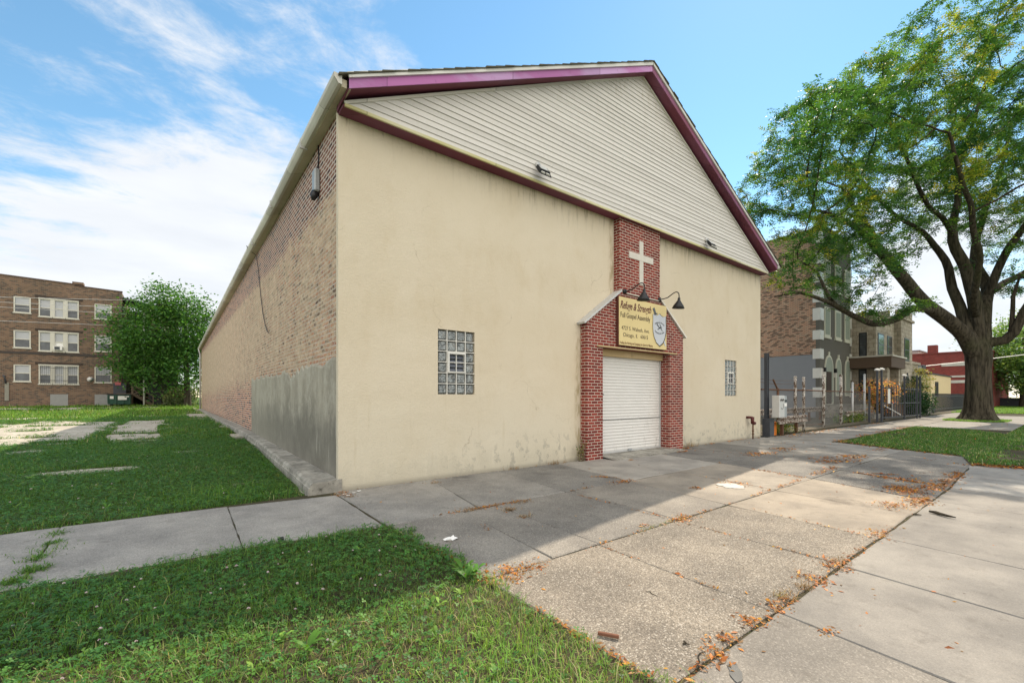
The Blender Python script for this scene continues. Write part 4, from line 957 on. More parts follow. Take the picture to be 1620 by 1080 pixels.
lotgrass(FL, 60000, .13, .028, colr=GREEN+FRESH_LIT)
lotgrass([(-24,.06),(-6.5,.06),(-9.5,9),(-14,24),(-24,40)], 40000, .09, .02)
P = scatter(NL, 260); P = P[barev(P) < .5]; parts.append(broad(P, zgv(P), rng.uniform(.05, .11, len(P)), pal(len(P), GREEN+FRESH_LIT, rng), rng))
V, F, C = merge(parts); tag(tris_np('lot_grass', V, F, M['grass'], C), 'patchy green grass and clover over the vacant lot', 'grass', kind='stuff')
# right lawn
parts = []
LW = [(14.9,-2.36),(13.8,-3.9),(13.25,-5.25),(11.5,-5.62),(12.05,-6.35),(12.2,-8.4),(34,-8.4),(34,-5.4),(23,-5.35),(25.4,-4.2),(26.3,-2.2)]
P = scatter(LW, 95000); nz = vnoise(P, .55, 3.) + .5*vnoise(P, 1.7, 5.); P = P[nz < .42 + rng.normal(0, .08, len(P))]
c = pal(len(P), [(.062,.165,.026), (.085,.20,.03), (.05,.13,.024), (.11,.22,.04)], rng); dm = rng.uniform(0, 1, len(P)) < .14; c = np.where(dm[:, None], pal(len(P), DRY, rng), c)
parts.append(blades(P, np.full(len(P), .0), rng.uniform(.04, .095, len(P)), rng.uniform(.008, .017, len(P)), rng.uniform(.3, 1.4, len(P)), c, rng))
P = scatter([(34,-8.4),(34,-5.4),(54.4,-5.4),(54.4,.1),(95,.1),(95,-8.4)], 60000); parts.append(blades(P, np.full(len(P), .0), rng.uniform(.06, .13, len(P)), rng.uniform(.03, .06, len(P)), rng.uniform(.3, 1.2, len(P)), pal(len(P), FRESH_LIT, rng), rng))
P = scatter([(34.0,-4.6),(39.2,-4.6),(39.2,-1.9),(34.0,-1.9)], 9000); rr = np.hypot(P[:, 0]-36.4, (P[:, 1]+3.35)*1.2); P = P[rr < 2.1 + .5*vnoise(P, 1.2)]
parts.append(blades(P, np.full(len(P), .01), rng.uniform(.05, .12, len(P)), rng.uniform(.012, .025, len(P)), rng.uniform(.3, 1.2, len(P)), pal(len(P), FRESH_LIT, rng), rng))
V, F, C = merge(parts); tag(tris_np('lawn_grass', V, F, M['grass'], C), 'green lawn of the parkway under the big tree', 'grass', kind='stuff')
# grass tufts in the crack of the left sidewalk
parts = []
for (x, y, n, sp) in ((-3.03, -.35, 150, .10), (-3.0, -.75, 120, .06), (-3.02, -1.25, 150, .08), (-2.98, -1.6, 260, .075), (-3.05, -1.85, 260, .07), (-3.02,-1.0,120,.2)):
    P = np.stack([rng.normal(x, sp*.6, n), rng.normal(y, sp*.7, n)], 1); parts.append(blades(P, np.full(n, -.02), rng.uniform(.03, .075, n), rng.uniform(.004, .008, n), rng.uniform(.5, 1.7, n), pal(n, GREEN, rng), rng))
V, F, C = merge(parts); tag(tris_np('crack_weeds', V, F, M['grass'], C), 'low green weeds growing in the crack of the left sidewalk', 'weeds', kind='stuff')
# clover flowers in the front grass
fl = MB(); random.seed(5)
V = []; F = []
for k in range(46):
    u = random.uniform(-1, 1); a = random.uniform(0, 6.28); r = math.sqrt(1-u*u); dvec = Vector((r*math.cos(a), r*math.sin(a), abs(u)*.9+.05)).normalized(); t = dvec.orthogonal().normalized(); bb = dvec.cross(t)
    n = len(V); V += [tuple(dvec*.003+t*.0012), tuple(dvec*.010+bb*.0022), tuple(dvec*.0105-bb*.0022), tuple(dvec*.003-t*.0012)]; F.append((n, n+1, n+2, n+3))
M['petal'] = plain('pinkish_white_petal', (.66, .56, .56), .8, 0, .12)
M['stem'] = plain('green_stem', (.05, .11, .03), .8)
spots = []
while len(spots) < 58:
    x, y = random.uniform(-4.2, -.25), random.uniform(-4.4, -2.3)
    if mnoise.noise((x*.9, y*.9, 33)) > -.15 or random.random() < .2: spots.append((x, y, .055))
while len(spots) < 92:
    x, y = random.uniform(-5.2, -.7), random.uniform(.4, 7)
    if bare(x, y) < .4: spots.append((x, y, zg(x, y)+.075))
f0 = None
for i, (x, y, z) in enumerate(spots):
    if f0 is None:
        f0 = thing('clover_flower', 'small pinkish white clover flower standing in the green grass', 'flower', (0, 0, 0), 0, 'clover flowers in the grass')
        fl.add(V, F).build('flower_head', M['petal'], f0); MB().tube([(0, 0, -.06), (.002, 0, -.03), (0, 0, .001)], .0012, 5).build('stem', M['stem'], f0); c = f0
    else: c = copy_tree(f0)
    c.location = (x, y, z + random.uniform(-.01, .02)); s = random.uniform(.7, 1.25); c.scale = (s, s, s); c.rotation_euler = (random.uniform(-.3, .3), random.uniform(-.3, .3), random.uniform(0, 6))

# ------------------------------------------------------------------ fallen leaves
LP = []
def strew(a, b, n, sp, dens=None):
    for k in range(n):
        t = random.random(); x = a[0]+(b[0]-a[0])*t; y = a[1]+(b[1]-a[1])*t
        if dens and mnoise.noise((x*dens, y*dens, 17)) < -.05: continue
        LP.append((x+random.gauss(0, sp), y+random.gauss(0, sp), random.uniform(.002, .010)))
def heap(x, y, n, r, stretch=1, ang=0, hh=.02):
    for k in range(n):
        u, v = random.gauss(0, r*.5*stretch), random.gauss(0, r*.5); LP.append((x+u*math.cos(ang)-v*math.sin(ang), y+u*math.sin(ang)+v*math.cos(ang), random.uniform(.002, hh)*max(0, 1-math.hypot(u/stretch, v)/r)+.004))
def hp(px, py, n, r, stretch=1, ang=0, hh=.02):
    p = onG(px, py); heap(p[0], p[1], int(n*.6), r, stretch, ang, hh)
E_ = 0
strew((-.07,-2.6), (-.10,-5.9), 520, .022, 2.5); strew((-.02,-4.2), (.45,-4.12), 260, .07); hp(790, 905, 160, .18)
strew((.3,-4.1), (1.3,-4.12), 60, .03, 3); strew((1.3,-4.1), (3.86,-4.1), 200, .025, 1.8); strew((3.86,-4.1), (7,-4.0), 330, .025, 1.5); strew((7,-4.0), (10.4,-3.88), 420, .05, .9); strew((10,-3.9),(14,-3.6),260,.10,.7)
strew((1.28,-2.3), (1.2,-5.75), 150, .018, 2.2); strew((2.7,-2.3), (2.54,-5.7), 260, .02, 1.7); strew((4.2,-2.2), (3.7,-5.7), 160, .02, 1.6); strew((5.7,-2.2), (5.4,-4.0), 60, .02, 1.6); strew((7.45,-2.2), (6.9,-4), 160, .03, 1.2); strew((8.3,-4.4),(7.85,-5.65),330,.035); strew((.75,-2.4),(.68,-3.4),60,.025,2)
strew((0,-5.76), (1.2,-5.76), 100, .03, 3); strew((1.2,-5.76), (3.7,-5.74), 200, .03, 1.6); strew((3.7,-5.74), (6.4,-5.68), 200, .04, 1.2); strew((6,-5.66), (9.9,-5.62), 800, .075, .9)
strew((.3,-2.2), (1.2,-2.2), 110, .03, 2); strew((1.0,-2.2), (1.9,-2.24), 260, .035); strew((2.8,-2.2),(4.2,-2.2),120,.03,1.5)
for (px, py, n, r, st_, an) in ((1230,960,110,.10,1.5,.9),(1190,985,120,.08,1.4,.9),(1290,917,170,.12,1.4,.9),(1245,950,50,.05,1,0),(1325,895,220,.12,1.5,.2),(1385,846,240,.14,1.8,.2),(1130,1035,130,.10,1.5,.8),(1150,1010,110,.08,1,0),
    (1312,1000,60,.05,2,-.5),(1000,728,40,.1,1,0),(985,762,320,.16,2,0),(960,755,200,.06,5,-1.1),(1430,775,900,.26,1.6,.3),(1455,793,500,.20,1.5,.1),(1415,800,420,.22,1.3,0),(1470,772,420,.22,1.5,0),(1345,722,360,.30,2,-.2),(1320,730,300,.25,2.5,-.3),(1300,725,150,.25,2,0),(1195,718,220,.25,2,.2),(1240,710,200,.25,2,0),(1215,717,120,.2,2,0),
    (1100,772,110,.10,1,0),(1083,818,180,.14,1.4,.1),(1077,822,140,.10,1,0),(1020,832,60,.09,1,0),(1420,757,160,.12,3,-1.1),(1440,762,200,.10,3,-1.1),(1400,750,140,.1,3,-1.1),(1165,765,130,.25,1,0)):
    hp(px, py, n, r, st_, an)
# under the tree along the lawn edges and the sidewalk
strew((15,-2.3), (26,-2.1), 1900, .16, .5); strew((13.2,-5.3), (14.9,-2.3), 420, .12); strew((11.4,-5.6), (12.2,-8), 800, .16); 
for k in range(1700):
    x, y = random.uniform(9, 34), random.uniform(-8, -.2)
    if mnoise.noise((x*.28, y*.75, 3)) > .12: LP.append((x, y, random.uniform(.004, .06 if 13 < x and y < -2.4 else .012)))
strew((15.5,-.5), (30,-.35), 900, .18, .5)
for k in range(420): LP.append((random.uniform(-.1, 10), random.uniform(-8, -.1), .003))
strew((.2,-.04), (5.3,-.05), 70, .03, 2); strew((9.4,-.05), (14.5,-.05), 130, .035, 1.5); heap(-.05,-.38,60,.12); heap(.0,-.15,50,.1); heap(9.35,-.3,60,.15); heap(8.6,-.6,50,.12,2)
LP = np.array(LP); n = len(LP); dist = np.hypot(LP[:, 0]-CAM[0], LP[:, 1]-CAM[1])
s = rng.gamma(5, .0026, n).clip(.005, .03)*np.clip(dist/7, 1, 2.0); a = rng.uniform(0, 6.28, n); tl = rng.normal(0, .35, n); d = np.stack([np.cos(a), np.sin(a), np.sin(tl)], 1)*s[:, None]; pv_ = np.stack([-np.sin(a), np.cos(a), rng.normal(0, .3, n)], 1)*(s*.42)[:, None]
cz = np.stack([np.zeros(n), np.zeros(n), s*.12], 1)
V = np.stack([LP-d, LP+pv_+cz, LP+d, LP-pv_+cz], 1).reshape(-1, 3); V[:, 2] = np.maximum(V[:, 2], .0015); o = (np.arange(n)*4)[:, None]; F = np.concatenate([o+[0,1,2], o+[0,2,3]], 0)
C = np.repeat(pal(n, [(.42,.15,.016), (.34,.10,.014), (.48,.23,.024), (.22,.075,.02), (.28,.15,.045), (.17,.09,.035), (.36,.13,.02)], rng), 4, 0)
tag(tris_np('fallen_leaves', V, F, M['litter'], C), 'scattered small orange leaves in the pavement joints', 'fallen leaves', kind='stuff')
# dry weeds along the joints and the wall
parts = []
for (x, y, n, sp, hh) in ((1.05,-2.15,50,.10,.05),(1.75,-2.32,60,.10,.06),(1.35,-2.55,90,.05,.07),(1.33,-2.9,60,.05,.06),(.95,-2.2,60,.1,.04),(2.85,-4.1,26,.05,.05),(9.35,-.15,40,.1,.16),(9.9,-.1,70,.10,.20),(4.45,-.08,60,.12,.14),(-.05,-.25,60,.08,.05),(.02,-.5,40,.05,.04),(1.45,-.35,50,.06,.05),(3.4,-.06,40,.12,.10),(13,-.1,40,.3,.08),(1.45,-5.7,90,.06,.05),(1.75,-5.72,60,.05,.05),(2.6,-5.72,50,.06,.05)):
    P = np.stack([rng.normal(x, sp, n), np.minimum(rng.normal(y, sp*.6, n), -.02)], 1); parts.append(blades(P, np.full(n, -.02), rng.uniform(.4, 1.1, n)*hh+.02, rng.uniform(.003, .006, n), rng.uniform(.4, 1.7, n), pal(n, [(.26,.15,.06), (.20,.12,.05), (.30,.20,.09)], rng), rng))
for (x, y, n, sp) in ((2.1,-4.1,70,.14),(2.5,-4.08,60,.12),(2.75,-4.1,60,.05),(6.2,-5.6,50,.12),(1.5,-5.65,40,.05)):
    P = np.stack([rng.normal(x, sp, n), rng.normal(y, .02, n)], 1); parts.append(blades(P, np.full(n, -.02), rng.uniform(.015, .05, n), rng.uniform(.004, .008, n), rng.uniform(.6, 1.7, n), pal(n, [(.25,.25,.05), (.15,.20,.04)], rng), rng))
V, F, C = merge(parts); tag(tris_np('joint_weeds', V, F, M['litter'], C), 'dry brown and yellowish weeds in the driveway joints and along the wall', 'weeds', kind='stuff')
# weed plant at the foot of the left pier
t = thing('weed_plant', 'straggly half dry weed growing at the foot of the left brick pier', 'weed', (5.25, -.16, 0))
b = MB(); LPt = []
for k in range(13):
    a = random.uniform(2.2, 5.6); hgt = random.uniform(.25, .62); p0 = Vector((5.24+random.uniform(-.10, .12), -.14+random.uniform(-.04, .02), 0)); tip = p0+Vector((math.cos(a)*.18-.03, -abs(math.sin(a))*.10, hgt)); md = p0.lerp(tip, .5)+Vector((random.uniform(-.04, .04), 0, .03))
    b.tube([p0, md, tip], [.005, .004, .002], 4)
    for q in range(14): LPt.append(p0.lerp(md, random.random()) if q < 4 else md.lerp(tip, random.random()))
b.build('stems', M['wood'], t)
P = np.array([tuple(p-Vector((5.25, -.16, 0))) for p in LPt]); n = len(P); cc = pal(n, [(.16,.12,.05), (.20,.14,.06), (.09,.13,.03), (.14,.20,.04)], rng)
dv = rng.normal(0, 1, (n, 3)); dv /= np.linalg.norm(dv, axis=1)[:, None]; pv_ = np.cross(dv, rng.normal(0, 1, (n, 3))); pv_ /= np.linalg.norm(pv_, axis=1)[:, None]
V = np.stack([P, P+dv*.022+pv_*.010, P+dv*.046, P+dv*.022-pv_*.010], 1).reshape(-1, 3); o = (np.arange(n)*4)[:, None]
tris_np('leaves', V, np.concatenate([o+[0,1,2], o+[0,2,3]], 0), M['litter'], np.repeat(cc, 4, 0), t)
# litter
def paper(px, py, s, label, z=.015, seed=1):
    p = onG(px, py); random.seed(seed); V = []; n = 5
    for i in range(n):
        for j in range(n): V.append((p[0]+(i/(n-1)-.5)*s*1.5+random.uniform(-.1, .1)*s, p[1]+(j/(n-1)-.5)*s+random.uniform(-.1, .1)*s, z+random.uniform(0, .5)*s*.6))
    F = [(i*n+j, (i+1)*n+j, (i+1)*n+j+1, i*n+j+1) for i in range(n-1) for j in range(n-1)]
    V2 = V + [(x, y, z_-.002) for x, y, z_ in V]; F2 = F + [tuple(q+n*n for q in f[::-1]) for f in F]
    return tag(MB().add(V2, F2).build('paper_scrap', M['white']), label, 'litter', 'scraps of white paper on the ground')
paper(713, 854, .09, 'crumpled white paper scrap lying on the shaded driveway', .005)
paper(356, 874-0, .06, 'small white scrap at the far grass verge of the lot', .03, 2).location = (-9.0, 43.5, .37)
for i, (px, py) in enumerate(((545,782),(551,784),(560,780),(568,777))): paper(px, py, .035, 'tiny white scrap by the stucco corner of the church', .006, 10+i)
p = onG(962, 1005, .01)
tag(MB().bar((p[0]-.03, p[1]+.055, .014), (p[0]+.035, p[1]-.055, .016), .022, .02).build('wood_chip', plain('brown_wood_chip', (.16, .07, .04), .9, 0, .3, 30, .5), bevel=.004), 'broken brown wood chip lying on the sunny driveway slab', 'wood chip')
for (a, c, r, lb) in (((1470,811),(1512,821),.022,'dark fallen branch on the right pavement slabs'), ((1445,815),(1458,816),.014,'short dark twig beside the fallen branch'), ((1080,1020),(1092,1021),.006,'tiny dark twig on the near driveway slab'), ((1022,936),(1040,943),.004,'thin curved dark twig on the coarse slab'), ((1100,1060),(1118,1030),.004,'pale dry twig by the leaf filled joint')):
    p, q = onG(*a), onG(*c); p = Vector(p); q = Vector(q); md = p.lerp(q, .5)+Vector((.02, .03, .006)); p.z = q.z = md.z = r
    tag(MB().tube([p, p.lerp(md, .6)+Vector((.01, -.01, 0)), md, md.lerp(q, .5)+Vector((-.01, .01, 0)), q], [r*.6, r, r*.9, r*.8, r*.3], 6).build('twig', M['bark']), lb, 'twig')
p = onG(443, 853, .02)
tag(MB().tube([(p[0]-.02, p[1], .02), (p[0]-.015, p[1], .022), (p[0]+.03, p[1]+.01, .022), (p[0]+.032, p[1]+.01, .022)], [.015, .021, .021, .014], 12).build('bottle_cap', M['black'], None), 'small black plastic cap at the grass edge of the left sidewalk', 'cap')
for (y, x, lb) in ((8.6, -.42, 'grey broken stone lying against the ledge'), ): 
    b = MB().box(x-.14, x+.12, y-.08, y+.08, zg(x, y)-.02, zg(x, y)+.10); tag(b.build('stone_block', M['old_concrete'], bevel=.03), lb, 'stone')
# ------------------------------------------------------------------ neighbouring buildings
def facade(holes, x0, x1, z0, z1, Y, depth=.14):
    V, F = grid(x0, x1, z0, z1, holes); F = F[:-2]
    return [(x, Y + (depth if y > .05 else 0), z) for x, y, z in V], F
def sash(x0, x1, z0, z1, Y, parent, upper, lower, trim, arched=False, mid=.5):
    t = .055; f = MB()
    f.box(x0-.03, x0+t, Y-.025, Y+.08, z0, z1); f.box(x1-t, x1+.03, Y-.025, Y+.08, z0, z1); f.box(x0+t, x1-t, Y-.02, Y+.08, z1-t, z1+.02); f.box(x0+t, x1-t, Y-.02, Y+.08, z0, z0+t)
    zm = z0+(z1-z0)*mid; f.box(x0+t, x1-t, Y+.01, Y+.085, zm-.035, zm+.035)
    fo = f.build('window', trim, parent)
    MB().box(x0+t, x1-t, Y+.06, Y+.09, zm+.035, z1-t).build('pane', upper, fo)
    MB().box(x0+t, x1-t, Y+.05, Y+.09, z0+t, zm-.035).build('pane', lower, fo)
    MB().box(x0-.08, x1+.08, Y-.07, Y-.003, z0-.09, z0-.004).build('sill', trim, fo)
    return fo
# brown brick apartment block beyond the lot
apt = thing('apartment_building', 'brown brick three storey apartment block with white sash windows beyond the vacant lot', 'apartment building', (-10, 50, .6))
AY = 50.0; cols = []
H = []
rows3 = [(2.80, 4.25), (5.76, 7.26), (8.85, 10.22)]
for (z0, z1) in rows3:
    for (a, c) in ((-12.95,-11.98), (-7.80,-6.66), (-20.4,-19.4)): H.append((a, c, z0, z1))
    for (a, c) in ((-11.44,-8.93), (-17.4,-15.0)): H.append((a, c, z0-.19, z1))
V, F = facade(H, -26, -5.9, .2, 11.35, AY)
b = MB().add(V, F)
b.add([(-26,AY,11.35),(-5.9,AY,11.35),(-5.9,AY,11.62),(-9.2,AY,11.72),(-9.2,AY,11.84),(-26,AY,12.35)], [(0,1,2,3,4,5)])
b.add([(-5.9,AY,.2),(-5.9,62,.2),(-5.9,62,11.62),(-5.9,AY,11.62)], [(0,1,2,3)]); b.add([(-26,AY,.2),(-26,62,.2),(-26,62,12.3),(-26,AY,12.3)], [(0,1,2,3)])
b.build('wall', M['apt_brick'], apt)
MB().box(-25.99, -5.91, AY+.145, 61.9, .3, 11.34).build('interior', M['black'], apt)
r = MB(); r.bar((-26, AY+.15, 12.37), (-9.2, AY+.15, 11.88), .42, .07); r.bar((-9.2, AY+.15, 11.75), (-5.85, AY+.15, 11.65), .42, .07); ro = r.build('coping', plain('dark_clay_coping', (.11, .07, .055), .8, 0, .4, 3), apt)
MB().box(-9.35, -8.6, AY+.1, AY+.9, 11.9, 12.12).build('chimney', M['apt_brick'], apt)
for i, (z0, z1) in enumerate(rows3):
    for (a, c) in ((-12.95,-11.98), (-7.80,-6.66), (-20.4,-19.4)):
        wn = sash(a, c, z0, z1, AY, apt, M['blind'], M['pane'] if (i+int(a)) % 3 else M['louv'] if 'louv' in M else M['pane'], M['window_trim'])
        if i == 0 and a > -8:
            br = MB()
            for k in range(9): br.box(a+.1+k*.115, a+.115+k*.115, AY-.09, AY-.075, z0, z1)
            br.build('window_bars', M['black'], wn)
    for (a, c) in ((-11.44,-8.93), (-17.4,-15.0)):
        zb = z0-.19; m1, m2 = a+.74, c-.74
        tw = MB(); tw.box(m1, m1+.20, AY-.04, AY+.1, zb, z1); tw.box(m2-.20, m2, AY-.04, AY+.1, zb, z1); tw.box(a-.05, c+.05, AY-.06, AY+.06, z1, z1+.10)
        tw.build('mullion', M['window_trim'], apt)
        sash(a, m1, zb, z1, AY, apt, M['blind'], M['pane'], M['window_trim'])
        wc = sash(m1+.20, m2-.20, zb, z1, AY, apt, M['blind'], M['blind'] if i != 1 else M['white'], M['window_trim'])
        sash(m2, c, zb, z1, AY, apt, M['blind'], M['pane'], M['window_trim'])
        MB().box(a-.25, c+.3, AY-.05, AY-.004, z1+.105, z1+.30).build('lintel', M['dark_wood'], apt)
        if i == 0 and a > -12:
            br = MB()
            for k in range(20): br.box(a+.1+k*.12, a+.113+k*.12, AY-.12, AY-.105, zb-.05, z1)
            br.box(a, c, AY-.122, AY-.102, zb+.3, zb+.33); br.box(a, c, AY-.122, AY-.102, z1-.2, z1-.17); br.build('window_bars', M['black'], apt)
for (a, c) in ((-10.75,-9.6), (-7.82,-6.66)): MB().box(a, c, AY-.035, AY-.003, .4, 1.66).build('cement_panel', M['grey_metal2'] if 'grey_metal2' in M else plain('grey_cement_panel', (.27, .27, .26), .9, 0, .2, 3), apt)
MB().box(-26, -5.92, AY-.03, AY-.002, 5.20, 5.42).build('belt_course', plain('sooty_belt_brick', (.06, .05, .045), .9, 0, .4, 3), apt)
MB().box(-13.5, -13.25, AY-.05, AY-.003, 1.1, 2.7).build('cement_scar', plain('pale_cement_scar', (.25, .24, .2), .9, 0, .3, 3), apt)
MB().tube([(-13.6, AY-.08, 3.3), (-13.5, AY-.1, 3.2), (-13.42, AY-.08, 2.6)], .06, 8).build('downspout', M['dark_steel'], apt, True)
MB().tube([(-6.05, AY-.06, .6), (-6.05, AY-.06, 11.6)], .05, 8).build('downspout', M['dark_wood'], apt, True)
ac = thing('air_conditioner', 'white window air conditioner in the middle floor triple window', 'air conditioner', (-10.2, AY-.2, 5.8))
MB().box(-10.48, -9.95, AY-.32, AY-.03, 5.67, 6.02).build('case', M['white'], ac)
MB().box(-10.44, -10.10, AY-.335, AY-.322, 5.71, 5.98).build('grille', M['dark_steel'], ac)
dish = thing('satellite_dish', 'small pale satellite dish on the brown brick wall', 'satellite dish', (-8.1, AY-.3, 3.0))
MB().tube([(-8.1, AY-.02, 3.0), (-8.1, AY-.25, 3.05)], .02, 6).build('arm', M['grey_metal'], dish)
MB().tube([(-8.1, AY-.26, 3.05), (-8.08, AY-.33, 3.06)], [.06, .24], 14).build('reflector', M['trimwhite'], dish, True)
# rear porch of the block
po = thing('rear_porch', 'dark weathered timber rear porch on the corner of the brown apartment block', 'porch', (-4, 53, .6))
b = MB()
for x in (-5.7, -3.6, -1.6):
    for y in (51.0, 54.5): b.box(x-.1, x+.1, y-.1, y+.1, .4, 10.6)
b.build('posts', M['wood'], po)
for z in (1.7, 4.5, 7.5):
    MB().box(-5.85, -1.4, 50.8, 54.8, z, z+.22).build('deck', M['dark_wood'], po)
    rl = MB(); rl.box(-5.7, -1.5, 50.93, 51.02, z+1.05, z+1.13); rl.box(-5.7, -1.5, 50.93, 51.02, z+.35, z+.4)
    for k in range(28): rl.box(-5.6+k*.15, -5.56+k*.15, 50.95, 51.0, z+.38, z+1.06)
    rl.build('railing', M['wood'], po)
MB().bar((-5.9, 52.8, 11.15), (-1.2, 52.8, 10.2), 4.6, .16, (0, 0, 1)).build('porch_roof', M['dark_steel'], po)
MB().box(-5.8, -1.6, 54.9, 55.1, .5, 10.5).build('back_wall', M['dark_wood'], po)
stp = thing('wooden_stairs', 'weathered wooden stairs with handrail beside the green dumpster', 'stairs', (-4.5, 49, .64))
b = MB()
for k in range(7): b.box(-5.0+.2*k, -4.75+.2*k, 48.6, 49.7, 1.75-.17*k, 1.80-.17*k)
b.build('treads', M['peel_grey'], stp)
b = MB(); 
for y in (48.6, 49.7): b.bar((-5.05, y, 1.7), (-3.5, y, .62), .06, .22); b.bar((-5.1, y, 2.6), (-3.5, y, 1.5), .06, .09); b.box(-5.12, -5.02, y-.05, y+.05, .6, 2.65); b.box(-3.55, -3.45, y-.05, y+.05, .6, 1.55); b.bar((-5.1, y, 2.15), (-3.5, y, 1.05), .04, .05)
b.box(-6.2, -5.05, 48.6, 49.7, 1.68, 1.76); b.build('stair_frame', M['wood'], stp)
dm = thing('dumpster', 'dark green steel dumpster with white labels beside the brown apartment block', 'dumpster', (-5.9, 48.4, .62))
b = MB(); b.prism([(47.6, .75), (47.5, 1.62), (49.2, 1.62), (49.1, .75)], 'x', -6.7, -5.15); 
for x in (-6.72, -6.2, -5.68, -5.2): b.box(x, x+.07, 47.45, 47.56, .8, 1.6)
b.build('bin_body', M['green_bin'], dm)
MB().box(-6.78, -5.08, 47.42, 49.3, 1.62, 1.70).build('lid', M['black'], dm)
for (x, w_, z, h_) in ((-6.55, .26, 1.25, .25), (-6.0, .62, 1.15, .36), (-5.42, .2, 1.4, .12)): MB().box(x, x+w_, 47.40, 47.43, z, z+h_).build('label_plate', M['trimwhite'], dm)
for x in (-6.5, -5.35): 
    for y in (47.8, 48.9): MB().tube([(x, y-.03, .70), (x, y+.03, .70)], .07, 10).build('wheel', M['black'], dm)
tag(MB().box(-6.45, -5.55, 49.1, 49.6, 1.0, 2.72).build('meter_cabinet', M['dark_steel'], bevel=.03), 'dark metal cabinet against the brick wall behind the dumpster', 'cabinet')
tag(MB().box(-6.32, -5.9, 49.06, 49.09, 2.55, 2.82).build('notice', plain('red_white_notice', (.45, .12, .13), .7)), 'small reddish notice on top of the dark cabinet', 'sign')
sh_ = thing('shed', 'dark boarded shed and gate under the tree at the back of the lot', 'shed', (-2, 50, .6))
MB().box(-3.9, -2.9, 49.2, 49.28, .6, 2.75).build('gate_leaf', M['black'], sh_); MB().box(-2.85, -.9, 49.25, 52, .5, 2.6).build('wall', M['dark_wood'], sh_)
MB().box(-2.9, -.8, 49.1, 52.2, 2.6, 2.72).build('roof', M['dark_steel'], sh_); MB().box(-2.5, -1.5, 49.19, 49.24, .6, 1.75).build('door', M['black'], sh_)
MB().box(-2.08, -1.88, 49.165, 49.185, 1.25, 1.45).build('notice_plate', M['orange'], sh_)
tag(MB().tube([(-4.15, 47.6, .5), (-4.15, 47.6, 5.0), (-4.15, 47.6, 9.5)], .07, 10).build('utility_post', M['trimwhite'], None, True), 'slim pale post rising in front of the leafy tree behind the lot', 'post')
for i, (z0, z1, xe, lb) in enumerate(((9.43, 10.30, -3.0, 'topmost'), (9.07, 9.62, -3.0, 'second highest'), (8.71, 9.05, -3.0, 'third highest'), (7.62, 8.0, -3.0, 'lowest'))):
    xa = -40.0; P = []
    for k in range(25):
        t = k/24; x = xa+(6-xa)*t; zl = z0+(z1-z0)*(x+12.95)/8.5; P.append((x, 46.0+.25*i, zl - 0.0*t))
    tag(MB().tube(P, .017, 5).build('power_line', M['alu'], None, True), '%s pale overhead wire crossing in front of the brown apartment block' % lb, 'wire', 'overhead wires behind the lot')
# rear neighbour far behind, closing the view past the church
# --- grey three storey row house
gh = thing('grey_rowhouse', 'three storey rowhouse with grey front, white quoins and brick side wall', 'house', (33.65, 4, 0))
GX0, GX1, GYF, GH = 33.65, 40.5, 4.0, 13.35
b = MB(); b.box(GX0, GX0+.3, GYF+.25, 24, 4.45, 13.1); b.build('brick_side', M['mix_brick'], gh)
MB().box(GX0-.03, GX0+.3, GYF+.25, 24, -.2, 4.42).build('plaster_side', M['grey_plaster'], gh)
b = MB(); b.box(GX0-.02, GX1, GYF, GYF+.24, -.2, GH); b.box(GX1-.2, GX1, GYF+.24, 24, -.2, 13); b.box(GX0+.3, GX1-.2, 23.7, 24, -.2, 13.0); b.build('front_wall', M['grey_facade'], gh)
MB().box(GX0-.10, GX1+.08, GYF-.16, GYF+.28, GH, GH+.14).build('cornice', M['grey_facade'], gh)
MB().box(GX0-.04, GX0+.34, GYF+.28, 24, 13.1, 13.25).build('side_coping', M['peel_grey'], gh)
MB().box(GX0+.3, GX1-.2, GYF+.3, 23.7, 12.4, 12.55).build('roof', M['dark_steel'], gh)
zq = [(12.2,13.0),(10.75,11.5),(9.45,10.15),(8.05,8.95),(6.8,7.65),(5.45,6.1),(4.1,4.8),(2.75,3.45),(1.4,2.1)]
for (z0, z1) in zq:
    MB().box(GX0-.06, GX0+.62, GYF-.05, GYF+.42, z0, z1).build('quoin', M['trimwhite'], gh)
    MB().box(GX1-.38, GX1+.03, GYF-.05, GYF+.1, z0, z1).build('quoin', M['trimwhite'], gh)
def arch(x0, x1, z0, z1, n=10):
    r = (x1-x0)/2; zc = z1-r*1.25; c = (x0+x1)/2
    return [(x0, z0), (x1, z0)] + [(c+r*math.cos(math.pi*k/n), zc+r*1.25*math.sin(math.pi*k/n)) for k in range(n+1)]
def arched(x0, x1, z0, z1, Y, parent, trim, pane, door=None):
    f = MB(); f.prism(arch(x0, x1, z0, z1), 'y', Y-.06, Y-.002); f.box((x0+x1)/2-.09, (x0+x1)/2+.09, Y-.075, Y-.002, z1-.02, z1+.22); fo = f.build('window', trim, parent)
    MB().prism(arch(x0+.13, x1-.13, z0+.13, z1-.14), 'y', Y-.075, Y-.062).build('pane', pane, fo)
    if door:
        MB().box(x0+.14, x1-.5, Y-.09, Y-.078, z0+.05, z0+(z1-z0)*.66).build('door_leaf', door, fo)
    return fo
for (a, c) in ((34.45, 35.65), (36.70, 38.0), (38.85, 40.15)):
    for (z0, z1) in ((5.75, 7.85), (9.25, 11.25)):
        f = MB(); f.box(a, c, GYF-.05, GYF-.002, z0, z1); f.box(a-.08, c+.08, GYF-.09, GYF-.002, z0-.14, z0-.001); fo = f.build('window', M['green_trim'], gh)
        MB().box(a+.16, c-.16, GYF-.065, GYF-.052, z0+.14, z1-.15).build('pane', M['curtain'], fo)
arched(34.52, 36.25, .9, 4.45, GYF, gh, M['green_trim'], M['curtain'], M['dark_wood'])
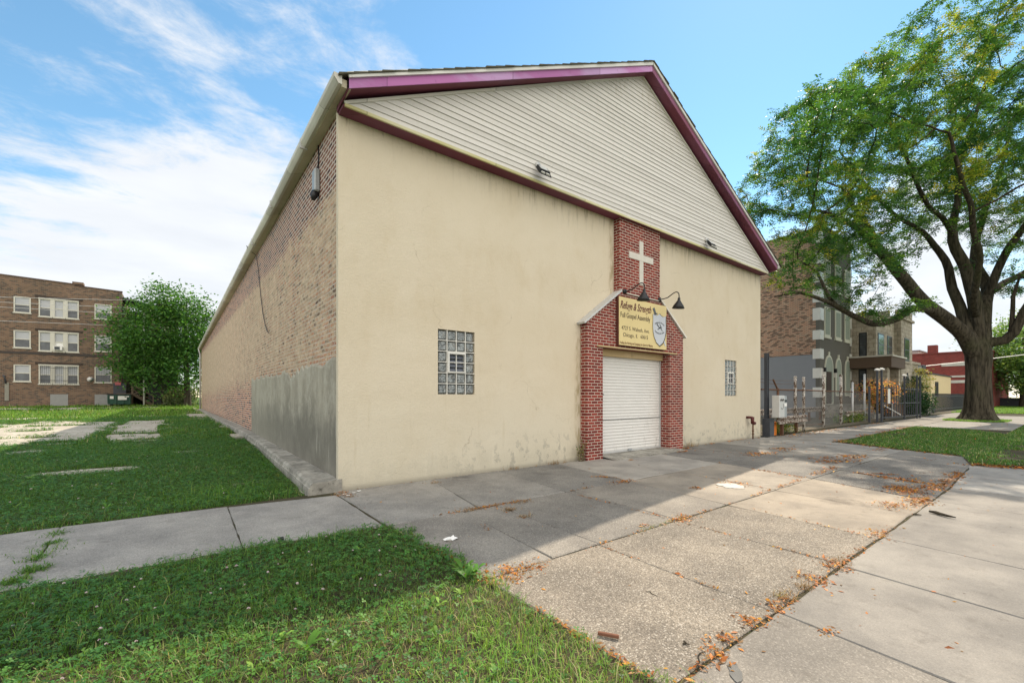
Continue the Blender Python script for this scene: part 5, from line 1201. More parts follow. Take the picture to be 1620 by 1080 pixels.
arched(36.8, 38.05, 1.5, 4.35, GYF, gh, M['green_trim'], M['curtain']); arched(38.95, 40.15, 1.5, 4.35, GYF, gh, M['green_trim'], M['curtain'])
for x in (34.25, 36.5):
    t = thing('wall_lantern', 'small black and white lantern %s the arched door of the grey rowhouse' % ('left of' if x < 35 else 'right of'), 'lamp', (x, GYF-.1, 3.2))
    MB().box(x-.08, x+.08, GYF-.2, GYF-.003, 3.2, 3.5).build('cap', M['black'], t); MB().box(x-.06, x+.06, GYF-.18, GYF-.02, 2.85, 3.2).build('glass', M['trimwhite'], t)
b = MB(); b.box(34.2, 40.3, 2.3, GYF-.01, -.1, .9); b.box(34.5, 36.3, 1.7, 2.3, -.1, .6); b.box(34.5, 36.3, 1.2, 1.7, -.1, .3); b.build('stoop', M['old_concrete'], gh)
rl = MB()
for k in range(24): rl.box(34.3+k*.26, 34.33+k*.26, 2.35, 2.38, .9, 1.8)
rl.box(34.25, 40.3, 2.34, 2.39, 1.78, 1.84); rl.build('railing', M['dark_steel'], gh)
# --- greystone next door with bay, porch canopy and corner tower
gs = thing('greystone_house', 'two storey rough greystone house with dark windows, porch canopy and corner tower', 'house', (41, 3, 0))
b = MB(); b.box(41.0, 46.6, 2.55, 14, -.2, 7.75); b.box(46.6, 50.6, 2.1, 14, -.2, 8.35); b.box(40.55, 41.0, 4.0, 14, -.2, 7.6)
for k in range(3): b.box(46.6+k*1.5, 47.5+k*1.5, 2.08, 2.5, 8.35, 8.85)
for k in range(2): b.box(46.55, 46.95, 2.9+k*1.4, 3.6+k*1.4, 8.35, 8.85)
b.build('wall', M['greystone'], gs)
cn = MB(); cn.box(40.9, 46.7, 2.42, 4.2, 7.75, 7.95); cn.box(46.45, 50.75, 1.95, 4.2, 8.0, 8.2); cn.build('cornice', M['greystone'], gs)
MB().box(41.2, 46.5, 2.8, 13.8, 7.95, 8.05).build('roof', M['grey_metal'], gs)
for (y0, y1, z0, z1) in ((3.10, 3.60, 4.55, 6.5), (3.12, 3.62, 1.4, 3.6)):
    wo_ = MB().box(40.96, 41.05, y0, y1, z0, z1).build('window', M['black'], gs); MB().box(40.945, 40.957, y0+.08, y1-.08, z0+.1, (z0+z1)/2-.03).build('pane', M['pane'], wo_); MB().box(40.945, 40.957, y0+.08, y1-.08, (z0+z1)/2+.03, z1-.1).build('pane', M['louvre_'] if 'louvre_' in M else M['pane'], wo_)
MB().box(40.50, 40.549, 4.1, 4.6, 0.9, 3.0).build('door', M['black'], gs)
for (x0, x1, Y, z0, z1) in ((41.5, 43.2, 2.55, 4.65, 6.45), (47.6, 49.4, 2.1, 4.5, 6.5), (44.2, 45.8, 2.55, 4.65, 6.45)):
    wo_ = MB().box(x0, x1, Y-.03, Y-.002, z0, z1).build('window', M['black'], gs); MB().box(x0+.15, x1-.15, Y-.04, Y-.031, z0+.12, (z0+z1)/2-.04).build('pane', M['pane'], wo_); MB().box(x0+.15, x1-.15, Y-.04, Y-.031, (z0+z1)/2+.04, z1-.12).build('pane', M['pane'], wo_)
    MB().box(x0-.12, x1+.12, Y-.08, Y-.003, z0-.16, z0-.003).build('sill', M['greystone'], wo_)
arched(48.0, 49.2, .9, 3.3, 2.1, gs, M['black'], M['pane'])
cp = MB(); cp.box(39.9, 44.2, 1.4, 4.1, 3.65, 4.45); cp.build('porch_canopy', M['brown'], gs)
MB().box(39.82, 44.3, 1.32, 4.1, 4.45, 4.56).build('canopy_cap', M['gutter'], gs)
for (x, y) in ((40.2, 1.7), (43.6, 1.7)): MB().box(x, x+.55, y, y+.55, .8, 3.65).build('porch_pier', M['greystone'], gs)
MB().box(39.8, 44.3, 1.4, 4.0, -.1, .85).build('porch_floor', M['brown'], gs)
rl = MB()
for k in range(4): rl.bar((40.2, 1.45, 1.1+k*.2), (37.6, .9, .2+k*.2), .03, .03)
rl.box(37.55, 37.62, .87, .93, -.05, 1.2); rl.build('stair_rail', M['alu'], gs)
ant = tag(MB().tube([(49, 8, 8.4), (49, 8, 11.6)], .03, 6).build('aerial', M['alu'], None), 'thin aerial mast above the greystone roof', 'aerial')
# --- low stone porch, cream annexe, red brick block
lp = thing('stone_porch', 'low stone porch with square columns beyond the greystone tower', 'porch', (53, 3, 0))
b = MB(); b.box(50.8, 55.4, 2.5, 9, 3.4, 4.5); b.box(50.8, 52.0, 2.5, 9, -.2, 3.4); b.box(54.6, 55.4, 2.5, 3.3, -.2, 3.4); b.build('wall', M['greystone'], lp); MB().box(50.65, 55.6, 2.35, 9, 4.5, 4.72).build('cornice', M['greystone'], lp)
ca = thing('cream_building', 'low cream plastered flat roofed building in front of the red brick block', 'building', (66, 3.2, 0))
MB().box(66.4, 79, 3.2, 14, -.2, 4.0).build('wall', M['cream_wall'], ca); MB().box(66.3, 79.1, 3.1, 14, 4.0, 4.14).build('coping', M['dark_steel'], ca)
wo_ = MB().box(68.5, 70.4, 3.16, 3.198, 1.4, 3.2).build('window', M['black'], ca)
for (x, y, w_, h_, lb, mt) in ((67.2, 6.3, 1.6, 1.9, 'large white rooftop unit on the cream building', M['white']), (66.9, 4.6, 1.3, 1.0, 'small dark rooftop air conditioner on the cream building', M['dark_steel'])):
    t = thing('rooftop_unit', lb, 'air conditioner', (x, y, 4.14)); MB().box(x, x+1.5, y-w_/2, y+w_/2, 4.14, 4.14+h_).build('case', mt, t, bevel=.05); MB().box(x-.02, x-.003, y-w_/2+.15, y+w_/2-.15, 4.3, 4.14+h_-.15).build('grille', M['grey_metal'], t)
rb = thing('red_brick_building', 'long red brick block with pale stone bands behind the big tree trunk', 'building', (85, 0, 0))
MB().box(85, 110, .1, 22, -.2, 7.6).build('wall', M['far_red_brick'], rb)
MB().box(84.9, 110, .0, 22.1, 7.6, 7.78).build('coping', M['far_red_brick'], rb); MB().box(85.1, 86.2, 5.4, 6.4, 7.78, 8.9).build('chimney', M['far_red_brick'], rb)
for (y0, y1, z0, z1) in ((.1, 4.9, 5.75, 6.2), (.1, 22, 4.15, 4.4), (.1, 22, 3.35, 3.75)): MB().box(84.93, 84.998, y0, y1, z0, z1).build('stone_band', M['gutter'], rb)
for (y, w_) in ((9, 2.2), (13.5, 2.2)): MB().box(84.96, 84.999, y, y+w_, .8, 2.9).build('window', M['pane'], rb)
sc_ = thing('roof_shed', 'low pale rooftop shed behind the red brick parapet', 'roof structure', (90, 10, 7.7)); MB().box(89, 95, 8, 12.5, 7.75, 8.5).build('wall', M['gutter'], sc_); MB().box(88.8, 95.2, 7.8, 12.7, 8.5, 8.62).build('roof', M['grey_metal'], sc_)
tag(MB().tube([(80, 8.5, 5.4), (80, 2, 6.0), (80, -10, 7.3)], .05, 5).build('power_line', M['trimwhite']), 'pale overhead wire crossing in front of the red brick block', 'wire')
# parked car by the red block
car = thing('parked_car', 'dark parked car in front of the red brick block', 'car', (80, 1.2, 0))
b = MB(); b.prism([(78.2,.35),(82.4,.35),(82.5,.75),(82.2,.98),(81.3,1.02),(80.6,1.50),(79.2,1.52),(78.5,1.05),(78.1,.95)], 'y', .3, 2.0); b.build('body', M['dark_steel'], car, bevel=.05)
b = MB(); b.prism([(78.7,1.06),(81.1,1.04),(80.55,1.43),(79.25,1.45)], 'y', .28, 2.02); b.build('window', M['pane'], car)
for x in (79.0, 81.5):
    for y in (.28, 1.85):
        wh = MB().tube([(x, y, .33), (x, y+.18, .33)], .33, 16).build('wheel', M['black'], car); MB().tube([(x, y-.01, .33), (x, y, .33)], .18, 12).build('rim', M['alu'], wh)

# ------------------------------------------------------------------ fences, rails, post and box on the right
t = thing('steel_post', 'tall dark steel channel post standing at the right corner of the church', 'post', (15.22, -.02, 0))
b = MB(); b.box(15.08, 15.11, -.08, .03, -.1, 3.05); b.box(15.21, 15.24, -.08, .03, -.1, 3.05); b.box(15.11, 15.21, -.02, .0, -.1, 3.05); b.build('channel', M['dark_steel'], t)
MB().box(15.0, 15.36, -.20, .06, -.05, .66).build('boot', M['dark_steel'], t)
t = thing('utility_box', 'grey metal utility box with black scrawl fixed to the dark steel post', 'utility box', (15.5, -.3, 1.1))
MB().box(15.04, 15.50, -.50, -.245, .70, 1.50).build('cabinet', M['alu'], t, bevel=.015)
MB().box(15.505, 15.80, -.46, -.20, .70, 1.48).build('side_panel', M['grey_metal'], t, bevel=.01); MB().box(15.54, 15.76, -.475, -.462, 1.10, 1.22).build('label', M['white'], t); MB().box(15.54, 15.76, -.475, -.462, 1.26, 1.34).build('slot', M['black'], t)
gr = MB()
for (xa, za, xb, zb) in ((15.10,1.36,15.16,1.28),(15.16,1.28,15.20,1.38),(15.20,1.38,15.26,1.30),(15.26,1.30,15.30,1.37),(15.32,1.28,15.36,1.38),(15.36,1.38,15.42,1.31)): gr.bar((xa,-.505,za),(xb,-.505,zb),.022,.006,(0,1,0))
gr.tube([(15.36,-.504,1.20),(15.38,-.504,1.10),(15.33,-.504,1.02),(15.25,-.504,1.01),(15.20,-.504,1.06)], .006, 5); gr.build('scrawl', M['ink_black'], t)
def guardrail(p, q, zc, label, legs, hgt=.30):
    p = Vector((*p, zc)); q = Vector((*q, zc)); t = thing('guardrail', label, 'guardrail', (p.x, p.y, 0)); dr = (q-p).normalized(); sd = dr.cross(Vector((0, 0, 1)))
    prof = [(0, -.5), (.35, -.42), (.35, -.22), (0, -.08), (0, .08), (.35, .22), (.35, .42), (0, .5)]; b = MB(); V = []
    for pt in (p, q): 
        for o_ in (0, .02): V += [tuple(pt + sd*(a*.22+o_) + Vector((0, 0, c*hgt))) for a, c in prof]
    n = len(prof); F = [(i, i+1, 2*n+i+1, 2*n+i) for i in range(n-1)] + [(n+i+1, n+i, 3*n+i, 3*n+i+1) for i in range(n-1)] + [(0, n, 3*n, 2*n), (n-1, 2*n-1, 4*n-1, 3*n-1)]
    b.add(V, F); b.build('rail_beam', M['peel_grey'], t)
    for k in range(legs):
        c = p.lerp(q, (k+.5)/legs); MB().box(c.x-.05, c.x+.05, c.y+.02, c.y+.12, -.1, zc+.1).build('leg', M['rust'], t)
    return t
guardrail((15.62, -.16), (18.9, .0), .56, 'short peeling white guardrail beside the grey utility box', 2)
guardrail((18.6, 2.3), (31.5, 3.0), .68, 'long peeling guardrail behind the chain link fence', 6)
guardrail((27.2, .85), (31.2, 1.0), .50, 'sagging peeling guardrail in front of the grey rowhouse stoop', 2)
tag(MB().box(15.95, 16.25, .05, .3, -.05, .50).build('marker_post', M['orange'], bevel=.03), 'short orange marker post under the peeling guardrail', 'marker')
FP = [(15.5, .30), (17.2, .32), (18.95, .35), (19.15, .12), (22.9, .55), (26.2, .72), (28.6, .85), (31.4, .95)]
def pipe_post(x, y, h, r, mat, label, cap=True, lean=0):
    t = thing('fence_post', label, 'fence post', (x, y, 0), 0, 'posts of the chain link fence')
    b = MB(); b.tube([(x, y, -.1), (x+lean*.5, y, h*.5), (x+lean, y, h)], r, 9); b.build('pipe', mat, t, True)
    if cap: MB().tube([(x+lean, y, h), (x+lean, y, h+.05), (x+lean, y, h+.08)], [r*1.25, r*1.1, r*.4], 9).build('post_cap', mat, t, True)
pipe_post(17.05, .32, 1.72, .045, M['rust'], 'thin rusty fence post with a slanted barbed wire arm')
pipe_post(18.85, .34, 2.25, .055, M['peel_white'], 'tall peeling white post, left one of the pair by the short guardrail')
pipe_post(19.22, .15, 2.22, .055, M['peel_white'], 'tall peeling white post, right one of the pair by the short guardrail')
pipe_post(22.75, .50, 2.42, .065, M['peel_white'], 'thick peeling white post in front of the rowhouse quoins', lean=.04)
pipe_post(26.1, .72, 2.55, .075, M['peel_white'], 'thick white post in front of the arched windows')
pipe_post(28.6, .85, 2.2, .05, M['alu'], 'slim grey fence post between the thick white post and the iron gate')
pipe_post(31.3, .95, 2.75, .06, M['alu'], 'grey fence post nearest the iron gate')
b = MB(); b.bar((17.05, .32, 1.72), (16.55, .30, 2.12), .05, .05); tag(b.build('barb_arm', M['rust']), 'rusty barbed wire arm slanting off the chain link fence', 'fence arm')
t = thing('chain_link_fence', 'rusty chain link fence running from the church to the iron gate', 'fence', (15.5, .3, 0))
rl = MB()
for i in range(len(FP)-1): rl.tube([(*FP[i], 1.73), (*FP[i+1], 1.73)], .03, 7)
rl.build('top_rail', M['rust'], t)
b = MB()
for i in range(len(FP)-1):
    a, c = FP[i], FP[i+1]; b.add([(a[0], a[1]+.04, .05), (c[0], c[1]+.04, .05), (c[0], c[1]+.04, 1.72), (a[0], a[1]+.04, 1.72)], [(0,1,2,3)])
b.build('wire_mesh', M['chain'], t)
b = MB()
for zz_ in (1.95, 2.08): b.tube([(15.4, .3, zz_+.05), (16.6, .3, zz_), (18.9, .34, zz_+.06)], .008, 4)
b.build('barbed_wire', M['rust'], t)
MB().tube([(19.2, .35, .22), (23, .55, .12)], .02, 5).build('bottom_wire', M['rust'], t)
# iron gates
def gate(p, q, h, label, diag):
    t = thing('iron_gate', label, 'gate', (p[0], p[1], 0)); P = Vector((*p, 0)); Q = Vector((*q, 0)); L = (Q-P).length
    f = MB()
    for z in (.22, 1.05, h-.12): f.bar(P+Vector((0, 0, z)), Q+Vector((0, 0, z)), .05, .05)
    f.build('frame_rail', M['dark_steel'], t)
    n = int(L/.42)
    b = MB()
    for k in range(1, n): c = P.lerp(Q, k/n); b.box(c.x-.018, c.x+.018, c.y-.018, c.y+.018, .2, h)
    b.build('bars', M['dark_steel'], t)
    if diag: MB().bar(P+Vector((.6, 0, .95)), P.lerp(Q, .85)+Vector((0, 0, .32)), .05, .05).build('brace', M['alu'], t)
    if diag: MB().box(P.x+.9, P.x+1.35, P.y-.16, P.y-.13, 1.05, h-.2).build('blank_plate', M['trimwhite'], t)
gate((30.4, -.02), (34.5, -.28), 2.12, 'wide black iron driveway gate with a diagonal brace and white plate', True)
gate((34.7, -.3), (38.0, -.45), 2.05, 'narrower rusty iron gate right of the braced gate', False)
for (x, y, h, lb) in ((29.3, .25, 2.05, 'short black iron gate post next to the grey fence post'), (30.0, .05, 2.95, 'tall black gate post with a white light cap, left of the braced gate'), (30.45, -.05, 3.0, 'tall black gate post with a white cap at the hinge of the braced gate'), (34.55, -.30, 2.75, 'black gate post with a white cap between the two iron gates'), (37.4, -.42, 2.9, 'rusty gate post near the far end of the narrower gate'), (38.1, -.46, 2.85, 'rusty gate post at the far end beside the dark bush')):
    t = thing('gate_post', lb, 'gate post', (x, y, 0), 0, 'iron gate posts'); MB().box(x-.045, x+.045, y-.045, y+.045, -.05, h).build('shaft', M['dark_steel'], t)
    if 'white' in lb: MB().tube([(x, y, h), (x, y, h+.05), (x, y, h+.12)], [.14, .15, .05], 10).build('post_light', M['white'], t, True)
t = thing('iron_fence', 'low iron picket fence in front of the cream building', 'fence', (52, 1, 0))
b = MB()
for k in range(70): b.box(52+k*.28, 52.03+k*.28, 1.0, 1.03, 0, 1.75)
b.build('pickets', M['dark_steel'], t); b = MB(); b.box(51.9, 71.7, .99, 1.04, 1.45, 1.5); b.box(51.9, 71.7, .99, 1.04, .25, .3); b.build('rails', M['dark_steel'], t)
tag(MB().box(47, 55, 1.2, 2.0, -.1, .5).build('planter_wall', M['old_concrete']), 'low stone planter wall below the bushes beyond the gates', 'wall')
tag(MB().box(96, 96.2, -14, .2, -.1, 1.25).build('low_wall', M['dark_steel']), 'low dark wall at the far end of the lawn beyond the big tree', 'wall')
tag(MB().box(58, 70, 1.9, 2.0, -.05, 1.1).build('cream_board_fence', M['cream_wall']), 'low pale yellow board fence beyond the planter', 'fence')
# ------------------------------------------------------------------ trees and bushes
def leaf_quads(P, size, colr, rng, flat=.55, asp=.45, droop=0.0):
    n = len(P); d = rng.normal(0, 1, (n, 3)); d[:, 2] = d[:, 2]*flat - droop; d /= np.linalg.norm(d, axis=1)[:, None]
    q = np.cross(d, rng.normal(0, 1, (n, 3)) + np.array([0, 0, 1.2])); q /= np.linalg.norm(q, axis=1)[:, None]+1e-9
    s = size[:, None]; V = np.stack([P-d*s*.5, P+q*s*asp*.5, P+d*s*.5, P-q*s*asp*.5], 1).reshape(-1, 3)
    o = (np.arange(n)*4)[:, None]; return V, o+np.array([[0, 1, 2, 3]]), np.repeat(colr, 4, 0)
def colonize(nodes, parents, attr, step=.45, infl=4.0, kill=.75, iters=90, rng=None, up=.05):
    N = [np.array(p, float) for p in nodes]; PA = list(parents); A = np.array(attr); alive = np.ones(len(A), bool)
    nd = np.array(N); best = np.full(len(A), -1); bd = np.full(len(A), 1e9)
    def upd(start):
        nn = np.array(N[start:]);
        if len(nn) == 0: return
        for c in range(0, len(nn), 400):
            dd = np.linalg.norm(A[:, None, :]-nn[None, c:c+400, :], axis=2); j = dd.argmin(1); v = dd[np.arange(len(A)), j]
            m = v < bd; bd[m] = v[m]; best[m] = j[m]+start+c
    upd(0)
    for it in range(iters):
        m = alive & (bd < infl)
        if not m.any(): 
            if not alive.any(): break
            infl *= 1.3
            if infl > 14: break
            continue
        idx = best[m]; dirs = A[m]-np.array(N)[idx]; dirs /= np.linalg.norm(dirs, axis=1)[:, None]+1e-9
        acc = {}
        for k, i in enumerate(idx): acc[i] = acc.get(i, 0)+dirs[k]
        start = len(N)
        for i, v in acc.items():
            v = v + rng.normal(0, .18, 3)*np.linalg.norm(v)*.5; v[2] += up; l = np.linalg.norm(v)
            if l < 1e-6: continue
            N.append(N[i]+v/l*step); PA.append(i)
        upd(start); alive &= bd > kill
        if len(N) > 14000: break
    return np.array(N), np.array(PA)
def branch_mesh(N, PA, rmin, tip=.014, ex=2.3, fixed=None):
    n = len(N); ch = [[] for _ in range(n)]
    for i, p in enumerate(PA):
        if p >= 0: ch[p].append(i)
    r = np.zeros(n)
    for i in range(n-1, -1, -1):
        r[i] = tip if not ch[i] else sum(r[c]**ex for c in ch[i])**(1/ex)
    if fixed is not None:
        for i, v in fixed.items(): r[i] = v
        for i in range(n):
            if PA[i] >= 0: r[i] = min(r[i], r[PA[i]])
    b = MB(); starts = [i for i in range(n) if PA[i] < 0]
    stack = list((None, s) for s in starts)
    while stack:
        par, s = stack.pop(); path = ([N[par]] if par is not None else []) + [N[s]]; rad = ([min(r[s], r[par])] if par is not None else []) + [r[s]]; cur = s
        while ch[cur]:
            c = max(ch[cur], key=lambda q: r[q])
            for q in ch[cur]:
                if q != c: stack.append((cur, q))
            path.append(N[c]); rad.append(r[c]); cur = c
        if len(path) < 2: continue
        sides = 4 if max(rad) < .05 else (7 if max(rad) < .2 else 14)
        b.tube(path, rad, sides, False)
    return b, r, ch
# ---- the big street tree
rng = np.random.default_rng(11); random.seed(11)
BT = Vector((36.35, -3.35, 0))
big = thing('street_tree', 'huge spreading street tree with thick mossy trunk on the parkway', 'tree', tuple(BT))
D0 = 26.4
# trunk: flared, furrowed, oval
prof = [(-.15, 1.75), (.0, 1.2), (.12, 1.03), (.35, .88), (.7, .79), (1.2, .74), (1.9, .685), (2.6, .655), (3.2, .66), (3.7, .70), (4.1, .70), (4.5, .60), (4.9, .42)]
b = MB(); V = []; ns = 64
zz2 = []; 
for i in range(len(prof)-1):
    for k in range(4): t = k/4; zz2.append((prof[i][0]+(prof[i+1][0]-prof[i][0])*t, prof[i][1]+(prof[i+1][1]-prof[i][1])*t))
zz2.append(prof[-1])
for (z, r) in zz2:
    for k in range(ns):
        a = 2*math.pi*k/ns; fl = max(0, 1-z/.9)
        rr = r*.83*(1 + .16*fl*math.sin(a*5+.6) + .075*mnoise.noise((math.cos(a)*2.2, math.sin(a)*2.2, z*.45)) + .03*math.sin(a*13+z*1.7+2*mnoise.noise((math.cos(a), math.sin(a), z))))
        V.append((BT.x+rr*math.cos(a), BT.y+rr*math.sin(a), z))
m_ = len(zz2); F = [(i*ns+k, i*ns+(k+1) % ns, (i+1)*ns+(k+1) % ns, (i+1)*ns+k) for i in range(m_-1) for k in range(ns)] + [tuple((m_-1)*ns+k for k in range(ns))]
b.add(V, F); b.build('trunk', M['bark'], big, True)
# limbs read off as space curves: (pixel x, pixel y, depth, radius)
LIMBS = [
 [(1540,560,26.4,.5),(1526,533,26.2,.50),(1497,505,25.8,.46),(1465,484,25.4,.42),(1451,467,25.2,.40),(1419,428,24.8,.35),(1377,379,24.3,.27),(1352,357,24.0,.20),(1320,341,23.7,.12),(1290,332,23.3,.08)],
 [(1477,492,25.6,.24),(1460,489,25.0,.22),(1440,490,24.4,.21),(1419,504,23.9,.21),(1391,512,23.4,.205),(1370,509,23.0,.19),(1335,491,22.5,.15),(1310,477,22.1,.13),(1268,463,21.6,.09),(1225,469,21.2,.05)],
 [(1325,485,22.3,.11),(1312,470,22.4,.10),(1303,450,22.5,.09),(1292,431,22.6,.075),(1262,412,22.6,.05)],
 [(1390,393,24.4,.20),(1383,372,24.8,.17),(1367,350,25.2,.15),(1352,330,25.5,.12),(1330,296,26.0,.08)],
 [(1538,545,26.4,.42),(1528,512,26.7,.36),(1507,456,27.2,.30),(1496,412,27.6,.25),(1478,388,27.9,.21),(1457,366,28.3,.17),(1426,346,28.7,.14),(1395,318,29.2,.12),(1360,280,29.8,.09),(1328,238,30.3,.06)],
 [(1548,540,26.4,.45),(1544,500,26.4,.42),(1535,450,26.4,.38),(1520,410,26.4,.34),(1508,380,26.4,.30),(1506,355,26.4,.26),(1515,320,26.5,.21),(1517,260,26.7,.17),(1535,210,27.0,.13),(1555,140,27.5,.09)],
 [(1508,372,26.3,.18),(1490,345,25.8,.16),(1468,325,25.2,.14),(1450,290,24.6,.12),(1430,240,24.0,.09),(1405,190,23.5,.06)],
 [(1555,540,26.4,.44),(1556,500,26.7,.40),(1561,456,27.2,.36),(1545,420,27.8,.28),(1542,395,28.2,.24),(1556,340,29.0,.2),(1580,280,29.8,.15),(1600,200,30.6,.1)],
 [(1560,470,27.0,.30),(1578,430,26.6,.26),(1595,395,26.2,.24),(1620,360,25.6,.2),(1660,310,24.8,.16),(1700,240,24,.1)],
 [(1562,465,27.1,.26),(1590,447,27.8,.24),(1620,432,28.6,.22),(1665,400,29.8,.18),(1720,350,31,.12)],
 [(1560,545,26.4,.36),(1572,540,26.2,.34),(1588,538,25.9,.32),(1604,526,25.6,.30),(1622,492,25.2,.27),(1650,440,24.5,.22),(1690,380,23.8,.16),(1740,330,23,.1)],
 [(1598,530,25.7,.16),(1601,505,25.7,.14),(1603,470,25.6,.12),(1612,440,25.4,.08)],
 [(1545,500,26.3,.25),(1540,470,25.4,.22),(1548,420,24.2,.19),(1540,350,22.9,.16),(1520,280,21.8,.12),(1500,210,21,.07)],
]
nodes = []; par = []; fixed = {}
def near_node(p):
    return min(range(len(nodes)), key=lambda i: sum((nodes[i][k]-p[k])**2 for k in range(3))) if nodes else -1
for L in LIMBS:
    pts = [Vector(atD(a, c, dd)) for a, c, dd, r_ in L]; rs = [q[3] for q in L]
    prev = near_node(pts[0]) if len(nodes) else -1
    first = True
    for i in range(len(pts)-1):
        p0, p1, p2, p3 = pts[max(0, i-1)], pts[i], pts[i+1], pts[min(len(pts)-1, i+2)]; L_ = (p2-p1).length; k_ = max(1, int(L_/.5))
        for k in range(k_ + (1 if i == len(pts)-2 else 0)):
            t = k/k_; q = .5*((2*p1)+(p2-p0)*t+(2*p0-5*p1+4*p2-p3)*t*t+(3*p1-p0-3*p2+p3)*t**3)
            j = .05; q = q + Vector((mnoise.noise(q*.7), mnoise.noise(q*.7+Vector((9, 0, 0))), 0))*j*2
            nodes.append(tuple(q)); par.append(prev if not (first and prev < 0) else -1); fixed[len(nodes)-1] = .82*(rs[i]+(rs[i+1]-rs[i])*t); prev = len(nodes)-1; first = False
# roots of limbs that start inside the trunk are free starts
def rdz(r, d_, z): return (CAM[0]+r*_U[0]+d_*_U[1], CAM[1]+r*_V[0]+d_*_V[1], z)
ELL = [(17.6, 24.5, 14.0, 4.9, 5.0, 4.9, 640), (15.6, 23.0, 11.4, 2.8, 3.5, 2.9, 260), (14.2, 21.8, 8.4, 1.5, 1.8, 1.5, 60), (13.2, 18.8, 13.3, 1.5, 2.0, 1.7, 130), (15.6, 20.2, 13.8, 2.2, 2.2, 2.4, 190), (22.5, 26.5, 17.2, 5.0, 7.0, 5.2, 760), (27.6, 27, 19.5, 6.2, 8, 6.6, 1000), (34, 27.5, 18.0, 7, 9, 7.5, 800), (40, 27, 15.0, 5, 7, 5.5, 260),
       (17.0, 22.3, 8.4, 3.6, 2.2, 1.7, 230), (20.2, 23.0, 6.4, 2.6, 1.6, .8, 90), (31.5, 26, 9.5, 3.6, 4, 2.2, 150), (24.2, 27.5, 11.3, 2.8, 4, 1.3, 110), (28.5, 21.5, 14.5, 4.5, 3.5, 4.0, 260)]
A = []
for (r0, d0, z0, a, bb, c, n) in ELL:
    k = 0
    while k < n:
        u = rng.normal(0, 1, 3); u /= np.linalg.norm(u); u *= rng.uniform(.25, 1)**(1/2.2); p = rdz(r0+u[0]*a, d0+u[1]*bb, z0+u[2]*c)
        if mnoise.noise((p[0]*.33, p[1]*.33, p[2]*.33)) < -.12: 
            if rng.uniform() < .8: k += .35; continue
        A.append(p); k += 1
N, PA = colonize(nodes, par, A, .5, 4.5, .8, 70, rng, .03)
bmesh_, rad, ch = branch_mesh(N, PA, .012, .013, 2.25, fixed)
bmesh_.build('limbs', M['bark'], big, True)
thin = [i for i in range(len(N)) if rad[i] < .032 and i >= len(nodes)]
P0 = N[thin]; par_ = N[PA[thin]]
cl = []; 
hz = np.array([mnoise.noise((p[0]*.22, p[1]*.22, p[2]*.22)) for p in P0])
R_ = []; COL = []
YEL = [(.33,.37,.05), (.26,.33,.05), (.38,.36,.045)]; GRN = [(.055,.145,.036), (.072,.175,.040), (.042,.115,.031)]; MID = [(.12,.24,.042), (.16,.27,.045)]
# foliage: drooping sprays of paired leaflets, several to each twig
spn, lfn = 13, 9
n0 = len(P0); rep = np.repeat(np.arange(n0), spn); ns_ = len(rep)
tw = P0-par_; tw /= np.linalg.norm(tw, axis=1)[:, None]+1e-9
so = P0[rep] + (par_-P0)[rep]*rng.uniform(-.2, 1.0, (ns_, 1)) + rng.normal(0, .07, (ns_, 3))
sd = tw[rep]*.7 + rng.normal(0, .75, (ns_, 3)); sd[:, 2] = sd[:, 2]*.45 - .22; sd /= np.linalg.norm(sd, axis=1)[:, None]
side = np.cross(sd, np.array([0, 0, 1.0])); side /= np.linalg.norm(side, axis=1)[:, None]+1e-9; side += rng.normal(0, .30, (ns_, 3)); 
sl_ = rng.uniform(.28, .62, ns_)
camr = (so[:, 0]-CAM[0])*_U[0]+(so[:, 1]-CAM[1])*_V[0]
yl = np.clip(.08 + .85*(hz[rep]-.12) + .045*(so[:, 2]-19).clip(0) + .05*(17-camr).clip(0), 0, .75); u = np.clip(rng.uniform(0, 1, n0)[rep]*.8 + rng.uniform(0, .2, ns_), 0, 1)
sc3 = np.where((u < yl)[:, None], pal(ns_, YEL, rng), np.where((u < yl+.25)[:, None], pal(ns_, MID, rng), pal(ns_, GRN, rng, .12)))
t_ = np.tile(np.linspace(.12, 1.0, lfn), ns_); sg_ = np.tile(np.where(np.arange(lfn) % 2 == 0, 1.0, -1.0), ns_); r2 = np.repeat(np.arange(ns_), lfn)
pos = so[r2] + sd[r2]*(sl_[r2]*t_)[:, None]; pos[:, 2] -= .16*(t_**2)*sl_[r2]
ax = side[r2]*sg_[:, None] + sd[r2]*.55 + rng.normal(0, .22, (len(r2), 3)); ax /= np.linalg.norm(ax, axis=1)[:, None]
nrm = np.cross(sd[r2], side[r2]) + rng.normal(0, .25, (len(r2), 3)); wv = np.cross(ax, nrm); wv /= np.linalg.norm(wv, axis=1)[:, None]+1e-9
ls = (rng.uniform(.095, .165, len(r2)))[:, None]
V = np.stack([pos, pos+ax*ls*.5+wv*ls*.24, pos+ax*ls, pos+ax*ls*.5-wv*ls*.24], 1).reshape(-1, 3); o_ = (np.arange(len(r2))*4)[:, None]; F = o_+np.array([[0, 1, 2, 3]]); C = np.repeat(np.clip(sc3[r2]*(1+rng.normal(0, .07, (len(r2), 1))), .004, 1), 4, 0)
cr_ = tris_np('crown', V-np.array(BT), F, M['leaf'], C, big)

